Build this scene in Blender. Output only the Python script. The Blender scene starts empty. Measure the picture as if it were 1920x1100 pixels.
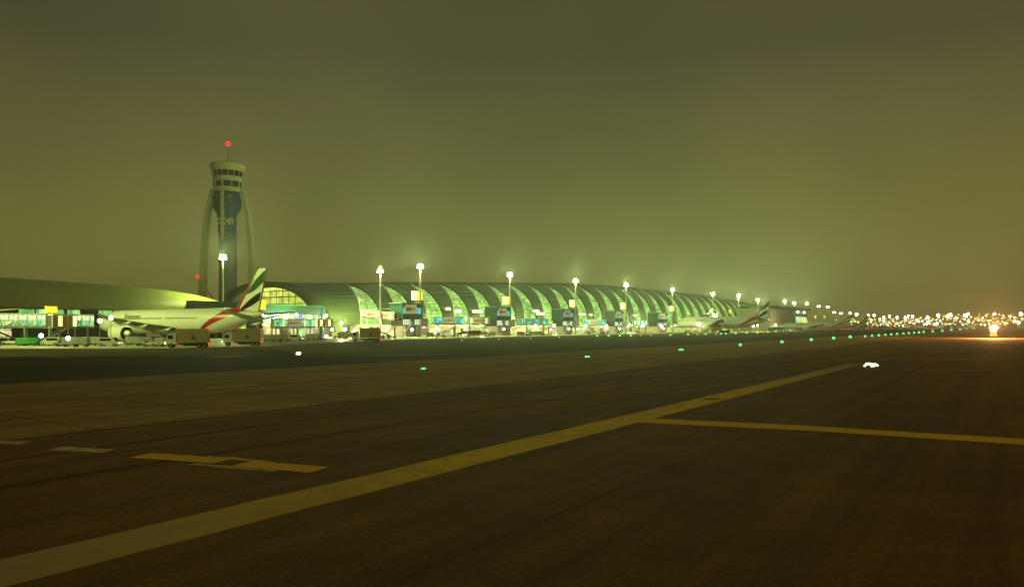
import bpy, bmesh, math, random
from mathutils import Vector, Matrix
R = math.radians
random.seed(7)
sc = bpy.context.scene
col = sc.collection

# ------------------------------------------------------------------ camera
F = 1387.0            # focal length in photo pixels (photo is 1920 wide)
HC = 4.5              # eye height (cabin window of a taxiing aircraft)
HOR = 613.0           # horizon row in the photo
cam_d = bpy.data.cameras.new('camera')
cam = bpy.data.objects.new('camera', cam_d); col.objects.link(cam)
cam.location = (0, 0, HC); cam.rotation_euler = (R(90), 0, 0)
cam_d.sensor_width = 36; cam_d.lens = 36 * F / 1920
cam_d.shift_y = (HOR - 550) / 1920
cam_d.clip_end = 12000
sc.camera = cam

# ------------------------------------------------------------------ world: night sky glow
w = bpy.data.worlds.new('World'); sc.world = w; w.use_nodes = True
nt = w.node_tree; N = nt.nodes; L = nt.links; N.clear()
out = N.new('ShaderNodeOutputWorld'); bg = N.new('ShaderNodeBackground')
tc = N.new('ShaderNodeTexCoord'); sep = N.new('ShaderNodeSeparateXYZ')
L.new(tc.outputs['Generated'], sep.inputs[0])
rz = N.new('ShaderNodeValToRGB')
e = rz.color_ramp.elements
e[0].position = 0.0; e[0].color = (.225, .212, .050, 1)
e[1].position = 1.0; e[1].color = (.165, .118, .038, 1)
for p, c in ((.08, (.205, .196, .045, 1)), (.20, (.148, .140, .040, 1)), (.34, (.090, .083, .036, 1)), (.5, (.092, .078, .034, 1)), (.7, (.135, .100, .036, 1))):
    k = e.new(p); k.color = c
L.new(sep.outputs['Z'], rz.inputs[0])
# the glow of the lit airport is a little stronger over the terminal than away from it
az = N.new('ShaderNodeVectorMath'); az.operation = 'DOT_PRODUCT'; az.inputs[1].default_value = (.25, .968, 0)
L.new(tc.outputs['Generated'], az.inputs[0])
mr = N.new('ShaderNodeMapRange'); mr.inputs[1].default_value = -1; mr.inputs[2].default_value = 1
mr.inputs[3].default_value = .72; mr.inputs[4].default_value = .93
L.new(az.outputs['Value'], mr.inputs[0])
pw = N.new('ShaderNodeMath'); pw.operation = 'POWER'; pw.inputs[1].default_value = 2.2
L.new(mr.outputs[0], pw.inputs[0])
nz = N.new('ShaderNodeTexNoise'); nz.inputs['Scale'].default_value = 2.2; nz.inputs['Detail'].default_value = 3
L.new(tc.outputs['Generated'], nz.inputs['Vector'])
nm = N.new('ShaderNodeMapRange'); nm.inputs[1].default_value = .3; nm.inputs[2].default_value = .7; nm.inputs[3].default_value = .80; nm.inputs[4].default_value = 1.2
L.new(nz.outputs[0], nm.inputs[0])
mu = N.new('ShaderNodeMath'); mu.operation = 'MULTIPLY'; L.new(pw.outputs[0], mu.inputs[0]); L.new(nm.outputs[0], mu.inputs[1])
L.new(rz.outputs[0], bg.inputs[0]); L.new(mu.outputs[0], bg.inputs[1]); L.new(bg.outputs[0], out.inputs[0])

# ------------------------------------------------------------------ render settings
sc.view_settings.view_transform = 'Standard'; sc.view_settings.look = 'None'
sc.view_settings.gamma = 1; sc.view_settings.use_curve_mapping = False
sc.view_settings.exposure = 0.0
sc.render.engine = 'CYCLES'
cy = sc.cycles
cy.use_denoising = True; cy.max_bounces = 5; cy.diffuse_bounces = 2; cy.glossy_bounces = 2
cy.transmission_bounces = 3; cy.volume_bounces = 1; cy.sample_clamp_indirect = 4
cy.use_light_tree = True; cy.use_adaptive_sampling = True; cy.adaptive_threshold = .015
LAMP = 2.6            # master gain for the floodlights
HAZE = .00023

# ------------------------------------------------------------------ frames
PHI = math.atan(925 / F); SD, CD = math.sin(PHI), math.cos(PHI)
ROT = math.pi / 2 - PHI                 # turns local x to the taxiway direction, local y away from the viewer
def W(c, s, z=0): return Vector((-CD * c + SD * s, SD * c + CD * s, z))
def s_at(px, c):
    u = (px - 960) / F
    return c * (SD * u + CD) / (CD * 0 + (SD - CD * u))
def at(px, c, z=0): return W(c, s_at(px, c), z)
def dist(px, c): return at(px, c).y
def ground(px, py):
    Y = HC * F / (py - HOR); return Vector(((px - 960) * Y / F, Y, 0))
def ordinal(i):
    o = ['first', 'second', 'third', 'fourth', 'fifth', 'sixth', 'seventh', 'eighth', 'ninth', 'tenth', 'eleventh', 'twelfth',
         'thirteenth', 'fourteenth', 'fifteenth', 'sixteenth', 'seventeenth', 'eighteenth', 'nineteenth', 'twentieth']
    if i < 20: return o[i]
    if i == 29: return 'thirtieth'
    if i == 39: return 'fortieth'
    return ['twenty', 'thirty', 'forty'][(i + 1) // 10 - 2] + ' ' + o[(i % 10)]

# ------------------------------------------------------------------ materials
MATS = {}
def mat(name, color, rough=.6, metal=0, emit=None, es=1.0, bump=0, bscale=8, var=.12, vscale=.6, spec=.5):
    if name in MATS: return MATS[name]
    m = bpy.data.materials.new(name); m.use_nodes = True; MATS[name] = m
    n = m.node_tree.nodes; l = m.node_tree.links; b = n['Principled BSDF']
    b.inputs['Roughness'].default_value = rough; b.inputs['Metallic'].default_value = metal
    b.inputs['Specular IOR Level'].default_value = spec
    t = n.new('ShaderNodeTexCoord'); z = n.new('ShaderNodeTexNoise'); z.inputs['Scale'].default_value = vscale; z.inputs['Detail'].default_value = 4
    l.new(t.outputs['Object'], z.inputs['Vector'])
    r = n.new('ShaderNodeMapRange'); r.inputs[3].default_value = 1 - var; r.inputs[4].default_value = 1 + var
    l.new(z.outputs[0], r.inputs[0])
    x = n.new('ShaderNodeVectorMath'); x.operation = 'SCALE'; x.inputs[0].default_value = color[:3]
    l.new(r.outputs[0], x.inputs['Scale']); l.new(x.outputs[0], b.inputs['Base Color'])
    if emit:
        b.inputs['Emission Color'].default_value = (*emit, 1); b.inputs['Emission Strength'].default_value = es
        m.cycles.emission_sampling = 'NONE'
    if bump:
        z2 = n.new('ShaderNodeTexNoise'); z2.inputs['Scale'].default_value = bscale; l.new(t.outputs['Object'], z2.inputs['Vector'])
        bp = n.new('ShaderNodeBump'); bp.inputs['Strength'].default_value = bump; bp.inputs['Distance'].default_value = .02
        l.new(z2.outputs[0], bp.inputs['Height']); l.new(bp.outputs[0], b.inputs['Normal'])
    return m

def lit_glass(name, colA, colB, strength, cell=(3, 3, 2.4), dark=.25, floorz=None):
    """a lit window: interior light broken up into rooms and columns, behind glossy glass"""
    m = bpy.data.materials.new(name); m.use_nodes = True; MATS[name] = m
    n = m.node_tree.nodes; l = m.node_tree.links; b = n['Principled BSDF']
    b.inputs['Base Color'].default_value = (.05, .07, .06, 1); b.inputs['Roughness'].default_value = .15
    t = n.new('ShaderNodeTexCoord')
    mp = n.new('ShaderNodeMapping'); mp.inputs['Scale'].default_value = [1 / c for c in cell]
    l.new(t.outputs['Object'], mp.inputs[0])
    v = n.new('ShaderNodeTexVoronoi'); v.distance = 'CHEBYCHEV'; v.inputs['Scale'].default_value = 1; v.inputs['Randomness'].default_value = .55
    l.new(mp.outputs[0], v.inputs['Vector'])
    rp = n.new('ShaderNodeValToRGB'); rp.color_ramp.elements[0].color = (*colA, 1); rp.color_ramp.elements[1].color = (*colB, 1)
    sx = n.new('ShaderNodeSeparateColor'); l.new(v.outputs['Color'], sx.inputs[0]); l.new(sx.outputs[0], rp.inputs[0])
    l.new(rp.outputs[0], b.inputs['Emission Color'])
    r = n.new('ShaderNodeMapRange'); r.inputs[3].default_value = dark * strength; r.inputs[4].default_value = strength
    l.new(sx.outputs[1], r.inputs[0])
    z = n.new('ShaderNodeTexNoise'); z.inputs['Scale'].default_value = .8; z.inputs['Detail'].default_value = 5; l.new(t.outputs['Object'], z.inputs['Vector'])
    r2 = n.new('ShaderNodeMapRange'); r2.inputs[1].default_value = .3; r2.inputs[2].default_value = .7; r2.inputs[3].default_value = .55; r2.inputs[4].default_value = 1.35
    l.new(z.outputs[0], r2.inputs[0])
    mm = n.new('ShaderNodeMath'); mm.operation = 'MULTIPLY'; l.new(r.outputs[0], mm.inputs[0]); l.new(r2.outputs[0], mm.inputs[1])
    l.new(mm.outputs[0], b.inputs['Emission Strength'])
    m.cycles.emission_sampling = 'NONE'
    return m

def ground_mat(name, c1, c2, scale, rough, bump=.25, streak=None):
    m = bpy.data.materials.new(name); m.use_nodes = True; MATS[name] = m
    n = m.node_tree.nodes; l = m.node_tree.links; b = n['Principled BSDF']
    t = n.new('ShaderNodeTexCoord')
    mp = n.new('ShaderNodeMapping'); mp.vector_type = 'TEXTURE'; mp.inputs['Rotation'].default_value = (0, 0, ROT); mp.inputs['Scale'].default_value = [1 / q for q in (streak or (1, 1, 1))]
    l.new(t.outputs['Object'], mp.inputs[0])
    z = n.new('ShaderNodeTexNoise'); z.inputs['Scale'].default_value = scale; z.inputs['Detail'].default_value = 9; z.inputs['Roughness'].default_value = .62
    l.new(mp.outputs[0], z.inputs['Vector'])
    rp = n.new('ShaderNodeValToRGB'); rp.color_ramp.elements[0].position = .32; rp.color_ramp.elements[1].position = .7
    rp.color_ramp.elements[0].color = (*c1, 1); rp.color_ramp.elements[1].color = (*c2, 1)
    l.new(z.outputs[0], rp.inputs[0])
    # fine stone speckle
    zs = n.new('ShaderNodeTexNoise'); zs.inputs['Scale'].default_value = 1; zs.inputs['Detail'].default_value = 5; zs.inputs['Roughness'].default_value = .7
    ms = n.new('ShaderNodeMapping'); ms.vector_type = 'TEXTURE'; ms.inputs['Rotation'].default_value = (0, 0, ROT); ms.inputs['Scale'].default_value = (60, 1.6, 1)
    l.new(t.outputs['Object'], ms.inputs[0]); l.new(ms.outputs[0], zs.inputs['Vector'])
    rs = n.new('ShaderNodeMapRange'); rs.inputs[1].default_value = .32; rs.inputs[2].default_value = .68; rs.inputs[3].default_value = .66; rs.inputs[4].default_value = 1.22
    l.new(zs.outputs[0], rs.inputs[0])
    zp = n.new('ShaderNodeTexNoise'); zp.inputs['Scale'].default_value = .16; zp.inputs['Detail'].default_value = 8; zp.inputs['Roughness'].default_value = .65
    l.new(t.outputs['Object'], zp.inputs['Vector'])
    rq = n.new('ShaderNodeMapRange'); rq.inputs[1].default_value = .3; rq.inputs[2].default_value = .7; rq.inputs[3].default_value = .72; rq.inputs[4].default_value = 1.25
    l.new(zp.outputs[0], rq.inputs[0])
    rm = n.new('ShaderNodeMath'); rm.operation = 'MULTIPLY'; l.new(rs.outputs[0], rm.inputs[0]); l.new(rq.outputs[0], rm.inputs[1])
    z3 = n.new('ShaderNodeTexNoise'); z3.inputs['Scale'].default_value = 9; z3.inputs['Detail'].default_value = 6; l.new(t.outputs['Object'], z3.inputs['Vector'])
    r3 = n.new('ShaderNodeMapRange'); r3.inputs[1].default_value = .3; r3.inputs[2].default_value = .7; r3.inputs[3].default_value = .72; r3.inputs[4].default_value = 1.28
    l.new(z3.outputs[0], r3.inputs[0])
    rm2 = n.new('ShaderNodeMath'); rm2.operation = 'MULTIPLY'; l.new(rm.outputs[0], rm2.inputs[0]); l.new(r3.outputs[0], rm2.inputs[1])
    x = n.new('ShaderNodeVectorMath'); x.operation = 'SCALE'; l.new(rp.outputs[0], x.inputs[0]); l.new(rm2.outputs[0], x.inputs['Scale'])
    l.new(x.outputs[0], b.inputs['Base Color'])
    rr = n.new('ShaderNodeMapRange'); rr.inputs[3].default_value = rough - .12; rr.inputs[4].default_value = rough + .1
    l.new(z.outputs[0], rr.inputs[0]); l.new(rr.outputs[0], b.inputs['Roughness'])
    bp = n.new('ShaderNodeBump'); bp.inputs['Strength'].default_value = bump; bp.inputs['Distance'].default_value = .02
    l.new(z3.outputs[0], bp.inputs['Height']); l.new(bp.outputs[0], b.inputs['Normal'])
    b.inputs['Specular IOR Level'].default_value = .12
    return m

def worn_paint(name, color, under, scale=1.5, amount=.5, fade=None):
    """chipped road paint; fade=(colour, s0, s1, s2, s3): traffic-worn greyer paint outside s1..s2 along the line"""
    m = bpy.data.materials.new(name); m.use_nodes = True; MATS[name] = m
    n = m.node_tree.nodes; l = m.node_tree.links; b = n['Principled BSDF']; b.inputs['Roughness'].default_value = .8; b.inputs['Specular IOR Level'].default_value = .08
    t = n.new('ShaderNodeTexCoord'); z = n.new('ShaderNodeTexNoise'); z.inputs['Scale'].default_value = scale; z.inputs['Detail'].default_value = 10; z.inputs['Roughness'].default_value = .75
    l.new(t.outputs['Object'], z.inputs['Vector'])
    r = n.new('ShaderNodeMapRange'); r.inputs[1].default_value = amount - .16; r.inputs[2].default_value = amount + .14
    l.new(z.outputs[0], r.inputs[0])
    mx = n.new('ShaderNodeMix'); mx.data_type = 'RGBA'; mx.inputs[6].default_value = (*under, 1); mx.inputs[7].default_value = (*color, 1)
    l.new(r.outputs[0], mx.inputs[0])
    if fade:
        fc, s0, s1, s2, s3 = fade
        d = n.new('ShaderNodeVectorMath'); d.operation = 'DOT_PRODUCT'; d.inputs[1].default_value = (SD, CD, 0); l.new(t.outputs['Object'], d.inputs[0])
        u = n.new('ShaderNodeMapRange'); u.inputs[1].default_value = s0; u.inputs[2].default_value = s1; l.new(d.outputs['Value'], u.inputs[0])
        v = n.new('ShaderNodeMapRange'); v.inputs[1].default_value = s3; v.inputs[2].default_value = s2; l.new(d.outputs['Value'], v.inputs[0])
        k = n.new('ShaderNodeMath'); k.operation = 'MULTIPLY'; l.new(u.outputs[0], k.inputs[0]); l.new(v.outputs[0], k.inputs[1])
        m2 = n.new('ShaderNodeMix'); m2.data_type = 'RGBA'; m2.inputs[6].default_value = (*fc, 1); l.new(mx.outputs[2], m2.inputs[7]); l.new(k.outputs[0], m2.inputs[0]); l.new(m2.outputs[2], b.inputs['Base Color'])
    else: l.new(mx.outputs[2], b.inputs['Base Color'])
    return m

M = dict(
    white=mat('white_paint', (.72, .72, .68), .4), offwhite=mat('offwhite_panel', (.55, .55, .46), .55),
    grey=mat('grey_metal', (.28, .29, .26), .5, .3), dark=mat('dark_metal', (.018, .02, .018), .5),
    black=mat('black_rubber', (.015, .015, .015), .8), teal=mat('teal_cladding', (.012, .09, .065), .4),
    tan=mat('tan_box', (.33, .25, .15), .6), concrete=mat('concrete', (.32, .31, .26), .8, bump=.3),
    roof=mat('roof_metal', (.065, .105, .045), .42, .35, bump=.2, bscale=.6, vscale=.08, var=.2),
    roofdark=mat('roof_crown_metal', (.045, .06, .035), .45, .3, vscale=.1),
    towercon=mat('tower_concrete', (.44, .40, .20), .75, vscale=.15), bluebanner=mat('blue_banner', (.008, .03, .10), .6),
    green=mat('green_paint', (.02, .22, .04), .5), red=mat('red_paint', (.55, .02, .02), .4), bluepaint=mat('blue_paint', (.03, .10, .35), .5),
    glassdark=mat('dark_glass', (.01, .015, .012), .1), nacelle=mat('nacelle_paint', (.6, .6, .55), .35),
    steel=mat('steel', (.45, .45, .42), .35, .7), textdark=mat('sign_ink', (.10, .06, .04), .6), textred=mat('sign_red', (.5, .03, .03), .6),
    gold=mat('gold_lettering', (.55, .45, .12), .5), yellowp=mat('yellow_paint', (.6, .42, .03), .5),
    L_white=mat('lamp_lens_white', (.8, .8, .8), .3, emit=(1, 1, .88), es=14), L_warm=mat('lamp_lens_warm', (.8, .8, .7), .3, emit=(1, .86, .42), es=4.5),
    L_soft=mat('lamp_lens_soft', (.8, .8, .7), .3, emit=(1, .78, .30), es=1.5),
    L_red=mat('lamp_lens_red', (.5, .02, .02), .3, emit=(1, .02, .03), es=1.5), L_orange=mat('lamp_lens_orange', (.6, .3, .05), .3, emit=(1, .32, .05), es=3),
    L_green=mat('lamp_lens_green', (.05, .5, .2), .3, emit=(.10, 1, .32), es=1.7), L_pale=mat('lamp_lens_pale_green', (.3, .6, .4), .3, emit=(.5, 1, .5), es=1.4),
    L_yellow=mat('lit_sign_yellow', (.7, .6, .1), .4, emit=(1, .80, .03), es=1.15), L_cream=mat('lit_sign_cream', (.7, .7, .4), .4, emit=(1, .95, .45), es=1.3),
    L_blue=mat('lit_pane_blue', (.1, .3, .4), .3, emit=(.08, .50, .62), es=.9), L_window=mat('lit_pane_white', (.6, .6, .5), .3, emit=(.75, 1, .62), es=.95),
    signface=mat('sign_face', (.5, .46, .33), .5, emit=(.55, .52, .28), es=.35),
    L_blue2=mat('lit_screen_blue', (.05, .1, .5), .3, emit=(.03, .13, .55), es=.9),
)
G_roof = lit_glass('terminal_glass', (.16, .44, .05), (.34, .70, .13), 2.1, (3.5, 3.5, 2.2), .3)
G_gable = lit_glass('gable_glass', (.40, .48, .05), (.58, .66, .10), 2.1, (5, 5, 3.5), .45)
G_green = lit_glass('green_window', (.16, .60, .14), (.45, .95, .30), 1.3, (2.5, 2.5, 3), .35)
G_teal = lit_glass('teal_window', (.02, .50, .40), (.15, .85, .65), 1.3, (1.2, 1.2, 1.6), .3)
G_hall = lit_glass('hall_window', (.85, .62, .18), (1, .95, .5), 1.1, (6, 6, 2), .35)
M['banner_mix'] = M['bluebanner']

# ------------------------------------------------------------------ mesh helpers
class MB:
    def __init__(s): s.v = []; s.f = []; s.sm = []
    def add(s, vs, fs, smooth=False):
        o = len(s.v); s.v += [tuple(v) for v in vs]; s.f += [tuple(i + o for i in f) for f in fs]; s.sm += [smooth] * len(fs); return s
    def box(s, x0, x1, y0, y1, z0, z1):
        return s.add([(x0, y0, z0), (x1, y0, z0), (x1, y1, z0), (x0, y1, z0), (x0, y0, z1), (x1, y0, z1), (x1, y1, z1), (x0, y1, z1)],
                     [(3, 2, 1, 0), (4, 5, 6, 7), (0, 1, 5, 4), (1, 2, 6, 5), (2, 3, 7, 6), (3, 0, 4, 7)])
    def cbox(s, x, y, z, a, b, c, ch=.08):
        """box with chamfered vertical and top edges: centre x,y, base z, size a,b,c"""
        h, k = a / 2, b / 2; ch = min(ch, h * .45, k * .45, c * .45)
        def ring(hh, kk, cc, zz): return [(x - hh + cc, y - kk, zz), (x + hh - cc, y - kk, zz), (x + hh, y - kk + cc, zz), (x + hh, y + kk - cc, zz), (x + hh - cc, y + kk, zz), (x - hh + cc, y + kk, zz), (x - hh, y + kk - cc, zz), (x - hh, y - kk + cc, zz)]
        r = ring(h, k, ch, z) + ring(h, k, ch, z + c - ch) + ring(h - ch, k - ch, ch * .5, z + c)
        fs = [tuple(range(7, -1, -1)), tuple(range(16, 24))]
        for j in (0, 8):
            for i in range(8): fs.append((j + i, j + (i + 1) % 8, j + 8 + (i + 1) % 8, j + 8 + i))
        return s.add(r, fs)
    def bar(s, a, b, w=.1, h=None):
        a, b = Vector(a), Vector(b); h = h or w; d = (b - a).normalized()
        up = Vector((0, 0, 1)) if abs(d.z) < .95 else Vector((1, 0, 0))
        x = d.cross(up).normalized(); y = x.cross(d).normalized(); vs = []
        for p in (a, b):
            for i, j in ((-1, -1), (1, -1), (1, 1), (-1, 1)): vs.append(p + x * (i * w / 2) + y * (j * h / 2))
        return s.add(vs, [(3, 2, 1, 0), (4, 5, 6, 7), (0, 1, 5, 4), (1, 2, 6, 5), (2, 3, 7, 6), (3, 0, 4, 7)])
    def tube(s, pts, rad, n=10, smooth=True, cap=True):
        pts = [Vector(p) for p in pts]; rings = []; o = []
        for i, p in enumerate(pts):
            d = (pts[min(i + 1, len(pts) - 1)] - pts[max(i - 1, 0)]).normalized()
            up = Vector((0, 0, 1)) if abs(d.z) < .9 else Vector((1, 0, 0))
            x = d.cross(up).normalized(); y = x.cross(d).normalized(); r = rad[i] if isinstance(rad, (list, tuple)) else rad
            o += [p + (x * math.cos(t) + y * math.sin(t)) * r for t in [2 * math.pi * k / n for k in range(n)]]
        fs = []
        for i in range(len(pts) - 1):
            for k in range(n): fs.append((i * n + k, i * n + (k + 1) % n, (i + 1) * n + (k + 1) % n, (i + 1) * n + k))
        s.add(o, fs, smooth)
        if cap: s.add(o[:n], [tuple(range(n - 1, -1, -1))]); s.add(o[-n:], [tuple(range(n))])
        return s
    def ball(s, c, r, n=10, m=6, sz=1.0):
        c = Vector(c); o = [c + Vector((0, 0, -r * sz))]
        for j in range(1, m):
            t = -math.pi / 2 + math.pi * j / m
            o += [c + Vector((r * math.cos(t) * math.cos(2 * math.pi * k / n), r * math.cos(t) * math.sin(2 * math.pi * k / n), r * sz * math.sin(t))) for k in range(n)]
        o.append(c + Vector((0, 0, r * sz))); fs = []
        for k in range(n): fs.append((0, 1 + (k + 1) % n, 1 + k))
        for j in range(m - 2):
            for k in range(n): a = 1 + j * n; fs.append((a + k, a + (k + 1) % n, a + n + (k + 1) % n, a + n + k))
        a = 1 + (m - 2) * n
        for k in range(n): fs.append((a + k, a + (k + 1) % n, len(o) - 1))
        return s.add(o, fs, True)
    def prism(s, poly, y0, y1):      # polygon in (x, z) extruded along y
        n = len(poly); vs = [(x, y0, z) for x, z in poly] + [(x, y1, z) for x, z in poly]
        return s.add(vs, [tuple(range(n)), tuple(range(2 * n - 1, n - 1, -1))] + [(i, i + n, (i + 1) % n + n, (i + 1) % n) for i in range(n)])
    def build(s, name, m, parent=None, loc=None, rz=0):
        me = bpy.data.meshes.new(name); me.from_pydata(s.v, [], s.f); me.polygons.foreach_set('use_smooth', s.sm)
        me.materials.append(m); me.update()
        bm = bmesh.new(); bm.from_mesh(me); bmesh.ops.recalc_face_normals(bm, faces=bm.faces); bm.to_mesh(me); bm.free()
        o = bpy.data.objects.new(name, me); col.objects.link(o)
        if parent: o.parent = parent
        if loc is not None: o.location = loc
        if rz: o.rotation_euler = (0, 0, rz)
        return o
def tag(o, label=None, cat=None, group=None, kind=None):
    if label: o['label'] = label
    if cat: o['category'] = cat
    if group: o['group'] = group
    if kind: o['kind'] = kind
    return o
def thing(name, label, cat, loc=(0, 0, 0), rz=0, group=None):
    o = bpy.data.objects.new(name, None); col.objects.link(o); o.empty_display_size = 1
    o.location = loc; o.rotation_euler = (0, 0, rz); return tag(o, label, cat, group)
def copy_tree(o, parent=None):
    c = o.copy(); col.objects.link(c); c.parent = parent
    for ch in list(o.children): copy_tree(ch, c)
    return c
def dup(o, loc, rz=None, label=None, group=None, scale=None):
    c = copy_tree(o); c.location = loc
    if rz is not None: c.rotation_euler = (0, 0, rz)
    if label: c['label'] = label
    if group: c['group'] = group
    if scale: c.scale = (scale, scale, scale)
    return c
def text(body, size, name, m, parent, loc, rot, depth=.03, align='CENTER', sx=1):
    cu = bpy.data.curves.new(name, 'FONT'); cu.body = body; cu.size = size; cu.extrude = depth; cu.align_x = align; cu.align_y = 'CENTER'
    cu.resolution_u = 3
    t = bpy.data.objects.new('tmp', cu); col.objects.link(t); bpy.context.view_layer.update()
    me = bpy.data.meshes.new_from_object(t.evaluated_get(bpy.context.evaluated_depsgraph_get()))
    bpy.data.objects.remove(t); me.materials.clear(); me.materials.append(m)
    o = bpy.data.objects.new(name, me); col.objects.link(o); o.parent = parent; o.location = loc; o.rotation_euler = rot; o.scale = (sx, 1, 1)
    return o
def lamp_light(parent, loc, power, color, radius=.5, name='light', spot=None, rot=None):
    ld = bpy.data.lights.new(name, 'SPOT' if spot else 'POINT'); ld.energy = power * LAMP; ld.color = color; ld.shadow_soft_size = radius
    if spot: ld.spot_size = R(spot); ld.spot_blend = .6
    o = bpy.data.objects.new(name, ld); col.objects.link(o); o.parent = parent; o.location = loc
    if rot: o.rotation_euler = rot
    return o

# ================================================================== GROUND
BIG = 3000
def sheet(name, pts, z, m):
    mb = MB(); mb.add([(p[0], p[1], z) for p in pts], [tuple(range(len(pts)))]); return tag(mb.build(name, m), kind='structure')
asph = ground_mat('asphalt', (.19, .108, .026), (.27, .158, .038), .05, .85, streak=(.25, 1, 1))
conc = ground_mat('taxiway_concrete', (.36, .25, .08), (.44, .31, .105), .07, .85, streak=(.15, 1.2, 1))
apr = ground_mat('apron_concrete', (.33, .31, .22), (.45, .43, .31), .06, .5)
tar = ground_mat('dark_tarmac', (.065, .046, .016), (.10, .072, .026), .05, .85, streak=(.2, 1, 1))
sheet('ground', [(-BIG, -BIG), (BIG, -BIG), (BIG, BIG), (-BIG, BIG)], -.006, asph)
def strip(name, c0, c1, s0, s1, z, m): return sheet(name, [W(c0, s0), W(c0, s1), W(c1, s1), W(c1, s0)], z, m)
strip('taxiway', 33, 66, -300, 2600, 0.0, conc)
strip('shoulder_tarmac', 66.2, 178, -300, 2600, 0.0, tar)
strip('runway_shoulder', 9, 20, -100, 2600, -.001, ground_mat('shoulder_asphalt', (.18, .108, .028), (.25, .152, .04), .08, .85, streak=(.2, 1, 1)))
edge = [ground(-160, 655), ground(120, 653), ground(330, 652.5), ground(500, 648.5), ground(620, 642), ground(740, 637), ground(1000, 630), ground(1280, 622.5), ground(1460, 618.8), W(330, 2500)]
sheet('apron', [(p[0], p[1]) for p in edge] + [tuple(W(900, 2500)[:2]), tuple(W(900, -400)[:2]), tuple(W(160, -400)[:2])], .006, apr)

mb = MB()
for c in [23.5, 28.2, 33, 40.5, 48, 57, 66.1]:
    mb.add([W(c - .06, -12, .003), W(c - .06, 170, .003), W(c + .06, 170, .003), W(c + .06, -12, .003)], [(0, 1, 2, 3)])
for k in range(22):
    s_ = 2 + 7.5 * k; mb.add([W(33, s_, .003), W(33, s_ + .1, .003), W(66, s_ + .1, .003), W(66, s_, .003)], [(0, 1, 2, 3)])
tag(mb.build('tar_joint', mat('tar_sealant', (.09, .058, .018), .9, spec=.05)), kind='structure')
yellow = worn_paint('yellow_line_paint', (1.0, .74, .06), (.55, .38, .06), .8, .42, fade=((.46, .37, .21), 3, 20, 48, 96))
pale = worn_paint('pale_line_paint', (.90, .76, .36), (.33, .24, .08), .8, .48)
orange = worn_paint('orange_line_paint', (1.0, .66, .06), (.62, .38, .06), 1.1, .30)
def marking(name, m, pts, width, label, z=.004, cat='road marking', group=None):
    """painted band along a polyline (ground points), outline slightly ragged"""
    mb = MB(); P = [Vector((p[0], p[1])) for p in pts]; out = []
    tot = []
    for a, b in zip(P[:-1], P[1:]):
        n = max(2, int((b - a).length / 1.5))
        for i in range(n): tot.append(a.lerp(b, i / n))
    tot.append(P[-1]); vs = []
    for i, p in enumerate(tot):
        d = (tot[min(i + 1, len(tot) - 1)] - tot[max(i - 1, 0)]).normalized(); nrm = Vector((-d.y, d.x))
        wv = width if not callable(width) else width(i / (len(tot) - 1))
        for sg in (1, -1):
            q = p + nrm * (sg * (wv / 2 + random.uniform(-.035, .035))); vs.append((q.x, q.y, z))
    fs = [(2 * i, 2 * i + 1, 2 * i + 3, 2 * i + 2) for i in range(len(tot) - 1)]
    mb.add(vs, fs); return tag(mb.build(name, m), label, cat, group)
marking('taxi_line', yellow, [W(15.3, -25), W(15.3, 99)], 1.75, 'broad worn yellow line running from lower left towards the far lights')
marking('crossing_line', orange, [ground(1165, 786), ground(1500, 801.5), ground(1920, 828), ground(2300, 856)], 1.75, 'orange yellow line crossing from the broad line to the right edge', z=.008)
marking('crossing_line', orange, [ground(262, 853.5), ground(340, 858), ground(420, 864)], .95, 'short yellow dash on the dark tarmac at left, its left half', z=.008, group='broken crossing line')
marking('crossing_line', orange, [ground(455, 868), ground(530, 874.5), ground(600, 880.5)], 1.0, 'short yellow dash on the dark tarmac at left, its right half', z=.008, group='broken crossing line')
marking('pale_edge', pale, [ground(385, 856), ground(430, 858), ground(500, 865)], .32, 'thin pale line above the gap between the two yellow dashes', z=.004, group='broken crossing line')
marking('pale_edge', pale, [ground(360, 869), ground(430, 875.5), ground(520, 881)], .38, 'thin pale line below the gap between the two yellow dashes', z=.004, group='broken crossing line')
marking('crossing_line', pale, [ground(103, 840), ground(205, 845)], .8, 'faint yellowish dash left of the yellow dashes', z=.004, group='broken crossing line')
marking('crossing_line', pale, [ground(-60, 826), ground(50, 830)], .7, 'faint pale dash at the left edge of the tarmac', z=.004, group='broken crossing line')
marking('stripe_and_reflection', pale, [ground(385, 727.5), ground(483, 720.5)], .75, 'short pale stripe on the taxiway in front of the trucks')
marking('stripe_and_reflection', pale, [ground(690, 666.3), ground(845, 663.6)], lambda t: 2.6 * math.sin(math.pi * (t * .9 + .05)), 'long pale patch of painted reflection on the tarmac in front of the small truck', z=.008)  # bright reflection on the tarmac, painted in as a pale patch
marking('stripe_and_reflection', pale, [ground(385, 668.5), ground(465, 668)], lambda t: 3 * math.sin(math.pi * (t * .9 + .05)), 'pale patch of painted reflection on the tarmac below the second truck', z=.008)  # lamp light mirrored by the tarmac, put into the colour here
marking('edge_line', pale, [ground(1560, 671.5), ground(1750, 672.5), ground(2000, 674)], .9, 'faint pale band across the taxiway at the right')
marking('scuff_mark', pale, [ground(1318, 748.5), ground(1350, 747)], .5, 'small pale scuff on the yellow line')

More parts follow.
